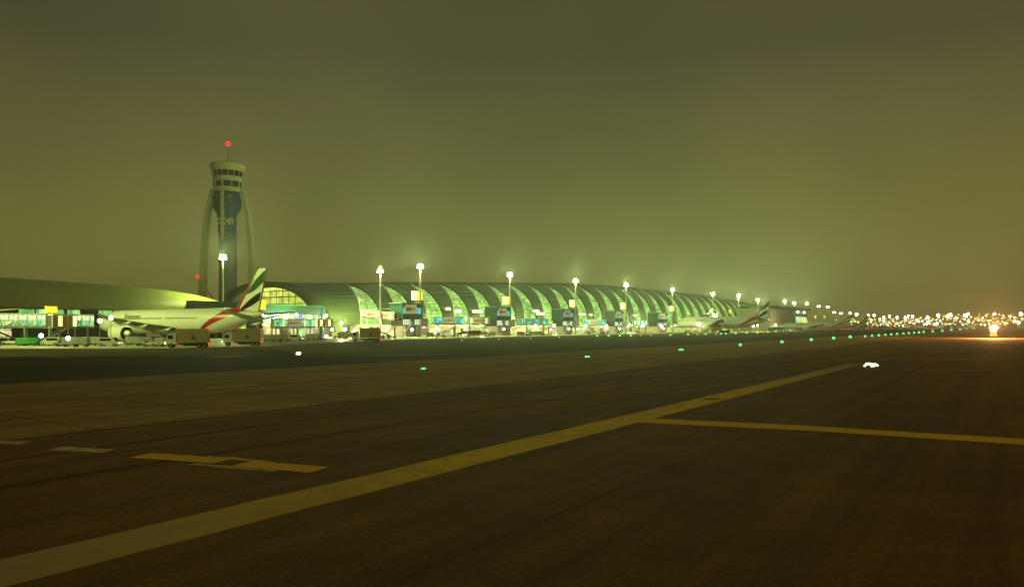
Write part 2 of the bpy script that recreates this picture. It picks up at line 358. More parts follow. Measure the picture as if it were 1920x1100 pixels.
# ================================================================== TERMINAL (long cigar-shaped concourse)
C0, HWID = 300.0, 40.0
HT = [(225, 25.2), (240, 26.0), (354, 32.6), (443, 36.6), (566, 41.3), (762, 42.4), (990, 38.8), (1150, 33.5), (1290, 25.5), (1400, 14)]
def interp(t, x):
    if x <= t[0][0]: return t[0][1]
    for (a, b), (c, d) in zip(t[:-1], t[1:]):
        if x <= c: return b + (d - b) * (x - a) / (c - a)
    return t[-1][1]
def Hs(s): return sum(interp(HT, s + k) for k in (-40, -20, 0, 20, 40)) / 5
def shell(s, th, inset=0):
    h = Hs(s) - inset; wd = HWID - inset
    ct, st = math.cos(th), math.sin(th)
    return W(C0 - wd * math.copysign(abs(ct) ** .82, ct), s, h * abs(st) ** .86)
T0, T1 = R(3), R(74)
S_END, S_FIRST, BAY, NB = 238.0, 249.4, 24.6, 45
term = thing('concourse', 'long vaulted terminal concourse with crescent windows receding to the right', 'building', W(C0, 240), 0)
tb = W(C0, 240)
def tpart(mb, name, m, parent=term):
    mb.v = [tuple(Vector(v) - tb) for v in mb.v]; return mb.build(name, m, parent)
def patch(fn_s0, fn_s1, t0, t1, nt, ns, inset=0, smooth=True):
    mb = MB(); vs = []
    for i in range(nt + 1):
        th = t0 + (t1 - t0) * i / nt; a, b = fn_s0(th), fn_s1(th)
        for j in range(ns + 1): vs.append(shell(a + (b - a) * j / ns, th, inset))
    fs = [(i * (ns + 1) + j, i * (ns + 1) + j + 1, (i + 1) * (ns + 1) + j + 1, (i + 1) * (ns + 1) + j) for i in range(nt) for j in range(ns)]
    return mb.add(vs, fs, smooth)
S_LAST = S_FIRST + NB * BAY
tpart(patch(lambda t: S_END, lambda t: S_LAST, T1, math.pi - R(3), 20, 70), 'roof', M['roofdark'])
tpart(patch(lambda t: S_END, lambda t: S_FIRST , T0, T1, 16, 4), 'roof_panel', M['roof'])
def gw(th):
    k = (T1 - th) / (T1 - T0); return 17.0 * (max(0, k) ** .62)
for i in range(NB):
    a = S_FIRST + i * BAY; b = a + BAY
    nt_ = 16 if i < 14 else 9
    tpart(patch(lambda t: a, lambda t: b - gw(t), T0, T1, nt_, 2), 'roof_panel', M['roof'])
    g = tpart(patch(lambda t: b - gw(t) - .25, lambda t: b + .05, T0, T1 - R(.5), nt_, 2, .9), 'window', G_roof)
    if i < 20:
        mb = MB()
        for k in range(11):
            th = R(9) + R(64) * k / 11
            pts = [shell(a + (b - gw(th) - a) * f, th, -.06) for f in (0, .5, 1)]
            for u_, v_ in zip(pts[:-1], pts[1:]): mb.bar(u_, v_, .16, .3)
        mb.v = [tuple(Vector(v) - tb) for v in mb.v]; q = mb.build('panel_seams', M['roofdark'], term); q['kind'] = 'stuff'
        mb = MB(); pts = [shell(b - gw(R(5 + 8 * j)) - .1, R(5 + 8 * j), -.15) for j in range(9)]
        for u_, v_ in zip(pts[:-1], pts[1:]): mb.bar(u_, v_, .5, .5)
        mb.v = [tuple(Vector(v) - tb) for v in mb.v]; mb.build('edge_trim', M['offwhite'], term)
    if i < 26:
        mb = MB()
        for k in range(15):
            th = R(8) + R(60) * k / 15
            p0, p1 = shell(b - gw(th), th, .45), shell(b, th, .45); mb.bar(p0, p1, .22, .28 if k % 3 else .6)
        q = MB();
        for f in (.33, .66):
            pts = [shell(b - gw(R(8 + 9 * j)) * f, R(8 + 9 * j), .5) for j in range(7)]
            for u_, v_ in zip(pts[:-1], pts[1:]): mb.bar(u_, v_, .2)
        mb.v = [tuple(Vector(v) - tb) for v in mb.v]
        br = mb.build('glazing_bars', M['grey'], g); br['kind'] = 'stuff'
# rim of the open end and the lit glass wall inside it
mb = MB(); n = 40
for (i0, i1, s0, s1) in ((0, 2.6, S_END - 7, S_END + 1),):
    vs = []
    for k in range(n + 1):
        th = math.pi * k / n
        for ins, s in ((i0, s0), (i0, s1), (i1, s1), (i1, s0)):
            vs.append(shell(s, th, ins - .3))
    fs = [(4 * k + j, 4 * k + (j + 1) % 4, 4 * k + 4 + (j + 1) % 4, 4 * k + 4 + j) for k in range(n) for j in range(4)]
    mb.add(vs, fs, True)
tpart(mb, 'arch_rim', M['roofdark'])
mb = MB(); sg = S_END + 6
arc = [shell(sg, math.pi * k / 32, 1.2) for k in range(33)]
mb.add(arc, [tuple(range(33))]); gable = tpart(mb, 'window', G_gable)
for k in range(1, 16):
    c = C0 - 38 + 76 * k / 16; f = abs(c - C0) / 38.8
    zt = (Hs(sg) - 1.2) * (1 - f ** (1 / .82)) ** .43 if f < 1 else 0
    b_ = MB().bar(W(c, sg - .5, .5), W(c, sg - .5, max(2, zt - .8)), .3); b_.v = [tuple(Vector(v) - tb) for v in b_.v]; b_.build('mullion', M['grey'], gable)
for z in (5, 9, 12.5, 16, 19.5, 22.5):
    half = 36.5 * (1 - (z / 27) ** 2.2) ** .42
    b_ = MB().bar(W(C0 - half, sg - .6, z), W(C0 + half, sg - .6, z), .3, .45); b_.v = [tuple(Vector(v) - tb) for v in b_.v]; b_.build('transom', M['grey'], gable)
# ground-floor podium with service bays
mb = MB(); 
def cbx(mb, c0, c1, s0, s1, z0, z1):
    P = [W(c0, s0, z0), W(c0, s1, z0), W(c1, s1, z0), W(c1, s0, z0), W(c0, s0, z1), W(c0, s1, z1), W(c1, s1, z1), W(c1, s0, z1)]
    return mb.add(P, [(0, 1, 2, 3), (7, 6, 5, 4), (0, 4, 5, 1), (1, 5, 6, 2), (2, 6, 7, 3), (3, 7, 4, 0)])
cbx(mb, 257, 259.5, 250, S_LAST, 0, 5.2); tpart(mb, 'podium', M['offwhite'])
for k in range(60):
    s = 262 + k * 17.5 + random.uniform(-2, 2)
    if s > S_LAST - 10: break
    mb = MB(); wd = random.choice((5, 7, 10)); cbx(mb, 256.85, 257.2, s, s + wd, .4, 3.8 if k % 3 else 4.4)
    tpart(mb, 'service_bay', random.choice((G_hall, G_green, M['dark'], G_hall)))
mb = MB(); cbx(mb, 255.2, 257, 250, S_LAST, 5.0, 5.6); tpart(mb, 'canopy', M['offwhite'])
for k in range(75):
    s = 254 + k * 9.3 + random.uniform(-2.5, 2.5)
    tpart(MB().ball(W(254.9, s, random.choice((4.7, 4.7, 3.0, 6.3))), random.uniform(.28, .5), 6, 4), 'canopy_lamp', random.choice((M['L_warm'], M['L_white'], M['L_soft'])))
for px, py, wd_ in ((738, 582, 5), (838, 579, 3), (856, 583, 5), (894, 584, 9), (1003, 583, 6), (1012, 588, 9), (1090, 589, 8), (1106, 590, 3), (1150, 590, 5), (1190, 591, 7)):
    s = s_at(px, 256); z = (HOR - py) * dist(px, 256) / F + HC
    mb = MB(); cbx(mb, 254.6, 256, s - wd_ / 2, s + wd_ / 2, z - .7, z + .7); tpart(mb, 'light_box', M['L_window'])
    mb = MB(); cbx(mb, 255, 262, s - wd_ / 2 - .4, s + wd_ / 2 + .4, z + .75, z + 1.1); tpart(mb, 'hood', M['grey'])

# ================================================================== LEFT CONCOURSE
lt = thing('concourse', 'low rounded concourse with dark green roof at the left edge behind the airliner', 'building', W(300, 60))
tb2 = W(300, 60)
def lpart(mb, name, m, parent=lt):
    mb.v = [tuple(Vector(v) - tb2) for v in mb.v]; return mb.build(name, m, parent)
LH = [(-120, 19.5), (60, 19.3), (119, 18.3), (150, 17.2), (172, 15.6), (186, 13.5), (196, 10.5), (204, 6), (209, .6)]
LHW = [(-120, 38), (140, 38), (175, 34), (193, 26), (204, 14), (209, 4)]
def lshell(s, th):
    h = interp(LH, s); wd = interp(LHW, s); ct, st = math.cos(th), math.sin(th)
    return W(300 - wd * math.copysign(abs(ct) ** .8, ct), s, 10.9 * min(1, .55 + .45 * h / 10) + h * abs(st) ** .95 * .60)
mb = MB(); ss = [-120 + 12 * i for i in range(22)] + [144 + 4 * i for i in range(17)]; ss[-1] = 209; vs = []
for s in ss:
    for k in range(25): vs.append(lshell(s, math.pi * k / 24))
mb.add(vs, [(i * 25 + k, i * 25 + k + 1, (i + 1) * 25 + k + 1, (i + 1) * 25 + k) for i in range(len(ss) - 1) for k in range(24)], True)
lpart(mb, 'roof', mat('left_roof_metal', (.30, .33, .12), .55, .0, bump=.15, bscale=.8, vscale=.12, var=.25))
mb = MB(); cbx(mb, 266, 334, -120, 186, 0, 10.6); lpart(mb, 'wall', M['roofdark'])
mb = MB(); cbx(mb, 263.5, 336, -120, 190, 10.5, 10.95); lpart(mb, 'eave', M['grey'])
k = 0; s = 60
while s < 188:
    wd = random.choice((4.0, 4.6, 3.0)); mb = MB(); cbx(mb, 265.7, 266.1, s, s + wd, 8.5, 10.35)
    wn = lpart(mb, 'window', G_green if k % 5 else M['teal']); s += wd + random.choice((.5, .6, 1.2)); k += 1
s = 60
while s < 188:
    mb = MB(); cbx(mb, 265.7, 266.1, s, s + 6, 1, 4); lpart(mb, 'service_bay', random.choice((G_hall, M['dark'], M['teal'], M['offwhite']))); s += 8.5

# teal link building in front of the open end
lk = thing('link_building', 'teal fronted link building in front of the arched open end of the terminal', 'building', at(552, 245), ROT)
a0, a1 = s_at(492, 245) - s_at(552, 245), s_at(604, 245) - s_at(552, 245)
MB().box(a0, a1, 0, 12, 10.2, 13.2).build('fascia', M['teal'], lk)
MB().box(a0 + .5, a1 - .5, .6, 11, 0, 10.2).build('wall', M['roofdark'], lk)
MB().box(a1, a1 + 1.6, -.3, 12, 0, 13.4).build('end_wall', M['teal'], lk)
MB().box(a0, a1, -.4, 12.3, 13.2, 13.6).build('parapet', M['green'], lk)
x = a0 + .8; k = 0
while x < a1 - 2.4:
    o = MB().box(x, x + 2.1, .42, .58, 6.0, 9.8).build('window', [G_green, G_teal, M['L_blue2'], G_green, M['L_window']][k % 5], lk)
    MB().box(x + 2.1, x + 2.3, .3, .6, 5.8, 10).build('mullion', M['offwhite'], lk); x += 2.5; k += 1
for z in (5.2,): MB().box(a0, a1, .2, .6, z, z + .5).build('ledge', M['offwhite'], lk)
x = a0 + 1
while x < a1 - 4:
    MB().box(x, x + 3.2, .42, .58, .6, 3.8).build('service_bay', random.choice((G_hall, M['dark'], G_green)), lk); x += 4.4

lk2 = thing('roof_canopy', 'low teal canopy seen between the left concourse and the airliner tail', 'canopy', at(425, 262), ROT)
MB().box(-14, 16, 0, 8, 11.2, 14.8).build('fascia', M['teal'], lk2)
for x in (-12, -4, 4, 12): MB().box(x - .3, x + .3, 1, 1.6, 0, 11.2).build('post', M['grey'], lk2)
MB().box(-13.5, 15.5, .5, 7.5, 8.8, 11.1).build('wall', M['roofdark'], lk2)
for x in (-11, -7, -1, 3): MB().box(x, x + 3, .3, .48, 9.4, 10.7).build('window', M['L_window'], lk2)

# ================================================================== CONTROL TOWER
TW = thing('control_tower', 'tall hazy airport control tower with curved side shells and dark blue banners', 'tower', Vector((-165.2, 430, 0)), R(0))
PX = 430 / F      # metres per photo pixel at the tower
def tz(py): return (HOR - py) * PX + HC
def lathe(prof, n=28):
    mb = MB(); vs = []
    for r, z in prof: vs += [(r * math.cos(2 * math.pi * k / n), r * math.sin(2 * math.pi * k / n), z) for k in range(n)]
    m = len(prof)
    fs = [(i * n + k, i * n + (k + 1) % n, (i + 1) * n + (k + 1) % n, (i + 1) * n + k) for i in range(m - 1) for k in range(n)]
    mb.add(vs, fs, False); mb.add(vs[:n], [tuple(range(n))]); mb.add(vs[-n:], [tuple(range(n))]); return mb
lathe([(5.2, 0), (5.0, tz(560)), (5.0, tz(470)), (4.9, tz(404)), (7.4, tz(392)), (7.6, tz(361))]).build('shaft', mat('tower_shaft_glazing', (.07, .085, .06), .5, vscale=.3), TW)
lathe([(8.1, tz(361)), (8.3, tz(356)), (8.0, tz(353))]).build('ring', M['towercon'], TW)
lathe([(7.7, tz(353)), (7.7, tz(342))]).build('cab_window', M['glassdark'], TW)
for k in range(10):
    a = 2 * math.pi * (k + .5) / 10; MB().bar((7.8 * math.cos(a), 7.8 * math.sin(a), tz(353)), (7.8 * math.cos(a), 7.8 * math.sin(a), tz(342)), .9 if k % 5 == 2 else .5).build('mullion', M['towercon'], TW)
lathe([(7.9, tz(342)), (8.2, tz(339)), (8.0, tz(333))]).build('floor_band', M['towercon'], TW)
lathe([(8.0, tz(333)), (8.6, tz(323))]).build('cab_window', M['glassdark'], TW)
for k in range(16):
    a = 2 * math.pi * k / 16; MB().bar((8.05 * math.cos(a), 8.05 * math.sin(a), tz(333)), (8.65 * math.cos(a), 8.65 * math.sin(a), tz(323)), .28).build('mullion', M['towercon'], TW)
lathe([(8.9, tz(323)), (9.9, tz(311)), (9.6, tz(309.5)), (6.0, tz(307)), (1.2, tz(305.5))]).build('crown', M['towercon'], TW)
MB().tube([(0, 0, tz(306)), (0, 0, tz(272))], [.35, .12], 8).build('antenna', M['grey'], TW)
MB().tube([(1.5, -1, tz(306)), (1.5, -1, tz(296))], .12, 6).build('antenna', M['grey'], TW)
MB().ball((.2, 0, tz(270)), 1.45).build('beacon', M['L_red'], TW)
MB().ball((-.3, -2, tz(307.5)), .8).build('beacon', M['L_red'], TW)
MB().ball((9.3, -2, tz(315)), .5).build('beacon', M['L_red'], TW)
# curved side shells: two big sail-like fins spreading to the ground
def sail(sg):
    pts = [(9.2, 357), (10.6, 372), (12.2, 392), (13.4, 415), (14.4, 445), (15.2, 480), (15.8, 520), (16.2, 560), (16.4, 627.5)]
    mb = MB(); vs = []
    for x, py in pts:
        wd = 2.3 + (py - 357) * .004
        for dx, dy in ((0, -2.6), (0, 2.6), (-wd, 2.2), (-wd, -2.2)): vs.append((sg * (x + dx), dy, tz(py)))
    fs = [(4 * i + j, 4 * i + (j + 1) % 4, 4 * i + 4 + (j + 1) % 4, 4 * i + 4 + j) for i in range(len(pts) - 1) for j in range(4)]
    mb.add(vs, fs); mb.add(vs[:4], [(0, 1, 2, 3)]); return mb
sail(-1).build('side_shell', M['towercon'], TW); sail(1).build('side_shell', M['towercon'], TW)
for zz in (372,):
    for sg in (-1, 1): MB().box(min(sg * 7, sg * 9.4), max(sg * 7, sg * 9.4), -1, 1, tz(zz), tz(zz - 6)).build('bracket', M['towercon'], TW)
# banners on the shaft: thin curved cloths in front of it
def banner(x0, x1, py0, py1, r0, name='banner', m=None):
    mb = MB(); vs = []; nn = 6; rows = 8
    for i in range(rows + 1):
        py = py0 + (py1 - py0) * i / rows
        r = 7.9 if py < 392 else (7.9 - 2.6 * min(1, (py - 392) / 12)); f = r / 7.9
        for j in range(nn + 1):
            x = (x0 + (x1 - x0) * j / nn) * f; vs.append((x, -math.sqrt(max(0, (r + .05) ** 2 - x * x)) - .12, tz(py)))
    fs = [(i * (nn + 1) + j, i * (nn + 1) + j + 1, (i + 1) * (nn + 1) + j + 1, (i + 1) * (nn + 1) + j) for i in range(rows) for j in range(nn)]
    mb.add(vs, fs, True); b = mb.build(name, m or M['bluebanner'], TW); return b
banner(-7.6, -1.1, 363, 440, 0); banner(1.1, 7.6, 363, 440, 0)
MB().box(-.8, .8, -8.7, -7.5, tz(455), tz(358)).build('spine', M['towercon'], TW)
for ch, x in (('D', -3.2), ('X', 1.9), ('B', 4.3)):
    text(ch, 5.6, 'letter', mat('pale_gold_letter', (.8, .65, .2), .6), TW, (x, -6.1, tz(418)), (R(90), 0, 0), .12)
# pale emblem shapes on the banners
em = MB()
for k in range(9):
    a = k * .7; em.tube([(-4.7 + 1.9 * math.cos(a), -8.35, tz(375) + 1.9 * math.sin(a)), (-4.7 + 1.3 * math.cos(a + .5), -8.35, tz(375) + 1.3 * math.sin(a + .5))], .25, 5)
em.build('emblem', mat('faded_print', (.16, .18, .12), .7), TW)
em = MB(); em.box(2.3, 5.6, -8.35, -8.1, tz(376), tz(369)); em.box(3.0, 5.0, -8.35, -8.1, tz(382), tz(378)); em.build('emblem', mat('faded_print', (.16, .18, .12), .7), TW)
em = MB()
for i in range(5):
    for j in range(3):
        cx, cz = .9 + 1.5 * j + random.uniform(-.2, .2), tz(428 + i * 6); em.tube([(cx, -5.5, cz), (cx + .9, -5.5, cz + .8), (cx + .3, -5.5, cz + 1.4)], .2, 5)
em.build('lettering', mat('faded_print_pale', (.3, .3, .2), .7), TW)
MB().ball((-15.6, -4.8, tz(519)), .95).build('beacon', M['L_red'], TW)
MB().bar((-14.5, -5, tz(525)), (-6, -5.5, tz(560)), 1.1).build('strut', M['towercon'], TW)

# ================================================================== FLOODLIGHT MASTS
def make_mast(h, name='floodlight_mast'):
    t = thing(name, '', 'floodlight')
    MB().tube([(0, 0, 0), (0, 0, .6)], [.9, .8], 10, False).build('base', M['concrete'], t)
    MB().tube([(0, 0, .6), (0, 0, h * .5), (0, 0, h)], [.50, .40, .27], 10).build('pole', M['steel'], t)
    hd = MB().tube([(0, 0, h - .5), (0, 0, h - .2)], [.95, .95], 12, False).build('lamp_ring', M['grey'], t)
    for k in range(8):
        a = 2 * math.pi * k / 8; x, y = 1.0 * math.cos(a), 1.0 * math.sin(a)
        f = MB(); f.cbox(x, y, h - .3, .75, .75, .7, .15); fo = f.build('floodlight', M['grey'], t)
        MB().ball((x * 1.1, y * 1.1, h - .5), .5, 8, 5).build('lens', M['L_white'], fo)
    for k in range(5):
        a = 2 * math.pi * (k + .5) / 5; x, y = .7 * math.cos(a), .7 * math.sin(a)
        fo = MB().cbox(x, y, h + .6, .6, .6, .5, .1).build('floodlight', M['grey'], t)
        MB().ball((x * 1.25, y * 1.25, h + .45), .5, 8, 5).build('lens', M['L_white'], fo)
    MB().tube([(0, 0, h - .2), (0, 0, h + 1.2)], .2, 6).build('mast_head', M['grey'], t)
    return t
mast0 = make_mast(34)
LC = (.80, 1.0, .24)
masts = [  # px, head row, c, note
    (418, 482, 265, 'behind the airliner, in front of the control tower'), (713, 508, 236, 'left of the first sign box, with a red lamp on top'),
    (788, 499, 228, 'beside the first yellow gate sign'), (956, 515, 228, 'beside the second yellow gate sign'), (1079, 526, 222, 'beside the third yellow gate sign'),
    (1174, 534, 217, 'beside the fourth yellow gate sign'), (1261, 543, 214, 'beside the fifth yellow gate sign'), (1337, 551, 212, 'over the frame behind the right airliner'),
    (1385, 554, 214, 'with a small red lamp beside its head'), (1421, 562, 214, 'just left of the right airliner tail tip'), (1471, 564, 232, 'first one over the dark roofed hall'),
    (1489, 568, 232, 'second one over the dark roofed hall'), (1513, 569, 232, 'at the right end of the dark roofed hall'), (1535, 574, 232, 'first right of the dark roofed hall'),
    (1552, 575, 225, 'second right of the dark roofed hall'), (1564, 585, 205, 'low one before the farthest aircraft tails'), (1577, 587, 200, 'low one just left of the farthest aircraft tails')]
mast_objs = [mast0] + [copy_tree(mast0) for _ in masts[1:]]
for i, (px, py, c, note) in enumerate(masts):
    b = at(px, c); h = (HOR - py) * b.y / F + HC
    o = mast_objs[i]
    o.location = b; k = h / 34.0; o.scale = (1 if b.y < 700 else b.y / 700, 1 if b.y < 700 else b.y / 700, k)
    tag(o, 'tall floodlight mast ' + note, 'floodlight', 'floodlight masts along the terminal')
    if i < 13:
        p = (70000 if i else 45000) * (1.8 if 6 < i < 11 else 1)
        sp = lamp_light(o, (0, 0, 34 - 1.6), p, LC, .6, 'stand_light', 150)
        sp.rotation_euler = Vector(((-CD) * .15, SD * .15, -1)).to_track_quat('-Z', 'Y').to_euler()
        lamp_light(o, (0, 0, 34 + .9), (95000 if i < 6 or i > 9 else 125000) if i != 0 else 85000, (.68, 1, .36), .6, 'spill_light')
for c, s_, p in ((205, 62, 120000), (150, 20, 75000)):
    o = copy_tree(mast_objs[14]); o.location = W(c, s_); o.scale = (1, 1, 1)
    tag(o, 'floodlight mast beyond the left edge of the view, ' + ('by the terminal' if c > 160 else 'out on the tarmac'), 'floodlight', 'floodlight masts beyond the left edge')
    sp = lamp_light(o, (0, 0, 32.4), p, LC, .6, 'stand_light', 105)
    sp.rotation_euler = (Vector((-78 if c > 160 else -60, 200, 4)) - (W(c, s_) + Vector((0, 0, 32)))).to_track_quat('-Z', 'Y').to_euler()
rb = MB().ball((0, 0, 36), .9, 8, 6); rb.build('beacon', M['L_orange'], [o for o in mast_objs if o is mast_objs[1]][0])
rb = MB().ball((-1.8, 0, 34.6), .8, 8, 6); rb.build('beacon', M['L_red'], [o for o in mast_objs if o is mast_objs[8]][0])

# ================================================================== AIRLINERS
def airliner_mat():
    m = bpy.data.materials.new('fuselage_paint'); m.use_nodes = True
    n = m.node_tree.nodes; l = m.node_tree.links; b = n['Principled BSDF']; b.inputs['Roughness'].default_value = .35
    t = n.new('ShaderNodeTexCoord'); s = n.new('ShaderNodeSeparateXYZ'); l.new(t.outputs['Object'], s.inputs[0])
    def mth(op, a, b_=None):
        k = n.new('ShaderNodeMath'); k.operation = op
        for i, v in enumerate((a, b_)):
            if v is None: continue
            if isinstance(v, (int, float)): k.inputs[i].default_value = v
            else: l.new(v, k.inputs[i])
        return k.outputs[0]
    a = mth('ADD', s.outputs['X'], mth('MULTIPLY', s.outputs['Z'], 2.73))
    d = mth('ABSOLUTE', mth('SUBTRACT', a, 31.5)); wd = mth('MULTIPLY', mth('SUBTRACT', s.outputs['Z'], 2.6), .62)
    k = mth('LESS_THAN', d, wd)
    z = n.new('ShaderNodeTexNoise'); z.inputs['Scale'].default_value = .5; z.inputs['Detail'].default_value = 5; l.new(t.outputs['Object'], z.inputs['Vector'])
    r = n.new('ShaderNodeValToRGB'); r.color_ramp.elements[0].color = (.58, .58, .52, 1); r.color_ramp.elements[1].color = (.74, .74, .68, 1); l.new(z.outputs[0], r.inputs[0])
    mx = n.new('ShaderNodeMix'); mx.data_type = 'RGBA'; mx.inputs[7].default_value = (.38, .008, .01, 1); l.new(k, mx.inputs[0]); l.new(r.outputs[0], mx.inputs[6])
    l.new(mx.outputs[2], b.inputs['Base Color']); return m
FUS = airliner_mat()
def wing_mb(pts):   # list of (x_le, x_te, y, z, thick)
    mb = MB(); vs = []
    for xl, xt, y, z, th in pts:
        vs += [(xl, y, z), (xl - (xl - xt) * .25, y, z + th * .55), (xl - (xl - xt) * .6, y, z + th * .45), (xt, y, z + .03), (xl - (xl - xt) * .6, y, z - th * .35), (xl - (xl - xt) * .2, y, z - th * .45)]
    fs = []
    for i in range(len(pts) - 1):
        for j in range(6): fs.append((6 * i + j, 6 * i + (j + 1) % 6, 6 * i + 6 + (j + 1) % 6, 6 * i + 6 + j))
    mb.add(vs, fs, False); mb.add(vs[:6], [(0, 1, 2, 3, 4, 5)]); mb.add(vs[-6:], [(0, 1, 2, 3, 4, 5)]); return mb
def make_airliner(label, loc, rz, detail=True):
    t = thing('airliner', label, 'aircraft', loc, rz, 'airliners parked nose in at the stands')
    prof = [(0, .35, 7.3), (2, .75, 7.2), (6, 1.55, 6.8), (11, 2.35, 6.35), (17, 2.95, 6.0), (23, 3.1, 5.8), (40, 3.1, 5.8), (62, 3.1, 5.8), (67, 2.85, 5.6), (70.5, 2.2, 5.3), (72.8, 1.3, 5.0), (73.9, .45, 4.8)]
    mb = MB(); n = 28; vs = []
    for x, r, z in prof: vs += [(x, r * math.cos(2 * math.pi * k / n), z + r * math.sin(2 * math.pi * k / n)) for k in range(n)]
    mb.add(vs, [(i * n + k, i * n + (k + 1) % n, (i + 1) * n + (k + 1) % n, (i + 1) * n + k) for i in range(len(prof) - 1) for k in range(n)], True)
    mb.add(vs[:n], [tuple(range(n))]); mb.add(vs[-n:], [tuple(range(n))])
    fu = mb.build('fuselage', FUS, t); fu.scale = (1, 1.06, 1.06); fu.location = (0, 0, -.1)
    wr = MB()
    for sg in (-1, 1):
        for k in range(84):
            x = 14 + k * .62
            if x < 22: continue
            if 36 < x < 37.4 or 50 < x < 51.4: continue
            wr.box(x, x + .3, sg * 3.06 - .05, sg * 3.06 + .05, 6.4, 6.7)
    tag(wr.build('cabin_windows', M['grey'], fu), kind='stuff')
    for x in (36.5, 50.5, 64):
        for sg in (-1, 1): MB().box(x, x + 1.1, sg * 3.08 - .03, sg * 3.08 + .03, 5.2, 7.1).build('door', M['offwhite'], t)
    MB().box(70.6, 71.4, -1.5, 1.5, 6.3, 7.05).build('cockpit_window', M['glassdark'], t)
    MB().add([(27, -3.3, 3.6), (46, -3.3, 3.6), (46, 3.3, 3.6), (27, 3.3, 3.6), (30, -2.4, 2.5), (43, -2.4, 2.5), (43, 2.4, 2.5), (30, 2.4, 2.5)],
             [(0, 1, 2, 3), (4, 5, 6, 7), (0, 1, 5, 4), (1, 2, 6, 5), (2, 3, 7, 6), (3, 0, 4, 7)]).build('belly_fairing', M['nacelle'], t)
    for sg in (1, -1):
        w_ = wing_mb([(47, 31, sg * 2, 4.1, 1.8), (41.5, 30.5, sg * 9.6, 5.0, 1.2), (34, 27.5, sg * 19, 6.3, .7), (30.0, 26.4, sg * 23.5, 7.1, .4), (26.6, 25.6, sg * 25.6, 7.6, .12)]).build('wing', mat('wing_grey', (.20, .20, .17), .5), t)
        for y, x, z in ((6.5, 30, 4.2), (13.5, 28.6, 5.1), (18.5, 27, 5.8)):
            MB().tube([(x + 5, sg * y, z - .1), (x + 2.5, sg * y, z - .55), (x - .5, sg * y, z - .45), (x - 2.2, sg * y, z + .1)], [.15, .5, .42, .08], 8).build('flap_fairing', M['white'], w_)
        e_ = MB().tube([(48.80, sg * 9.6, 2.9), (48.50, sg * 9.6, 2.9), (47.10, sg * 9.6, 2.9), (45.10, sg * 9.6, 2.9), (43.00, sg * 9.6, 2.9)], [1.85, 2.05, 2.2, 2.15, 1.72], 24, True, False).build('engine', M['nacelle'], t)
        MB().tube([(43.02, sg * 9.6, 2.9), (42.80, sg * 9.6, 2.9)], [1.72, 1.62], 24, True, False).build('nozzle_lip', M['dark'], e_)
        MB().tube([(43.50, sg * 9.6, 2.9), (43.60, sg * 9.6, 2.9)], [1.66, 1.66], 20).build('exhaust_duct', M['black'], e_)
        MB().tube([(44.60, sg * 9.6, 2.9), (42.60, sg * 9.6, 2.9), (41.20, sg * 9.6, 2.9)], [.95, .85, .35], 14).build('exhaust_plug', M['nacelle'], e_)
        MB().tube([(48.00, sg * 9.6, 2.9), (47.90, sg * 9.6, 2.9)], [1.75, 1.75], 20).build('fan', M['dark'], e_)
        MB().box(39, 47, sg * 9.6 - .22, sg * 9.6 + .22, 4.5, 5.4).build('pylon', M['nacelle'], e_)
        wing_mb([(9.3, 3.6, sg * .9, 7.3, .8), (3.2, .6, sg * 9.2, 8.2, .3), (2.0, .2, sg * 10.3, 8.35, .1)]).build('horizontal_stabiliser', M['nacelle'], t)
        g = MB().tube([(34, sg * 5.5, .7), (34, sg * 5.5, 4)], .28, 8).build('landing_gear', M['steel'], t)
        for dx in (-1.5, 0, 1.5):
            for dy in (-.6, .6): MB().tube([(34 + dx, sg * 5.5 + dy - .22, .68), (34 + dx, sg * 5.5 + dy + .22, .68)], .68, 14).build('wheel', M['black'], g)
    g = MB().tube([(66.5, 0, .6), (66.5, 0, 3.6)], .2, 8).build('landing_gear', M['steel'], t)
    for dy in (-.4, .4): MB().tube([(66.5, dy - .18, .55), (66.5, dy + .18, .55)], .55, 12).build('wheel', M['black'], g)
    # fin (x, z)
    fin = [(10.8, 8.4), (1.6, 18.4), (.9, 18.7), (-1.4, 18.6), (1.6, 8.2)]
    mb = MB(); c = (3.5, 12.5)
    ring0 = [(x, -.30, z) for x, z in fin]; ring1 = [(x, .30, z) for x, z in fin]
    mb.prism(fin, -.2, .2); fo = mb.build('tail_fin', M['white'], t)
    def plate(name, poly, m):
        q = MB(); q.prism(poly, .205, .235); q.prism(poly, -.235, -.205); q.build(name, m, fo)
    def curve(a, b, bulge, n=6):
        return [(a[0] + (b[0] - a[0]) * i / n, a[1] + (b[1] - a[1]) * i / n + bulge * math.sin(math.pi * i / n)) for i in range(n + 1)]
    plate('red_band', [(10.6, 8.5), (5.6, 13.95), (3.2, 16.4), (3.3, 15.9), (6.2, 12.4), (8.0, 10.2), (9.1, 8.45)], mat('fin_red', (.38, .008, .01), .6, spec=.15))
    plate('green_band', curve((6.1, 12.6), (-1.2, 18.2), .55) + [(-.55, 16.2)] + curve((-.5, 15.4), (6.1, 12.5), -.5), mat('fin_green', (.008, .10, .012), .6, spec=.15))
    plate('black_band', curve((8.9, 8.6), (.5, 13.0), .45) + curve((1.0, 11.0), (8.8, 8.5), -.35), mat('fin_black', (.008, .008, .008), .7, spec=.1))
    if detail:
        for sg in (1, -1):
            text('Emirates', 2.3, 'lettering', M['textdark'], t, (52, sg * 3.1, 7.3), (R(75), 0, 0 if sg < 0 else R(180)), .03)
    MB().ball((0, 0, 7.35), .22).build('tail_lamp', M['L_white'], t)
    return t
HEAD = math.atan2(SD, -CD)                      # nose-in, perpendicular to the terminal
A1 = make_airliner('large white airliner at left with red green and black striped tail', Vector((-59.9, 178, 0)), HEAD)
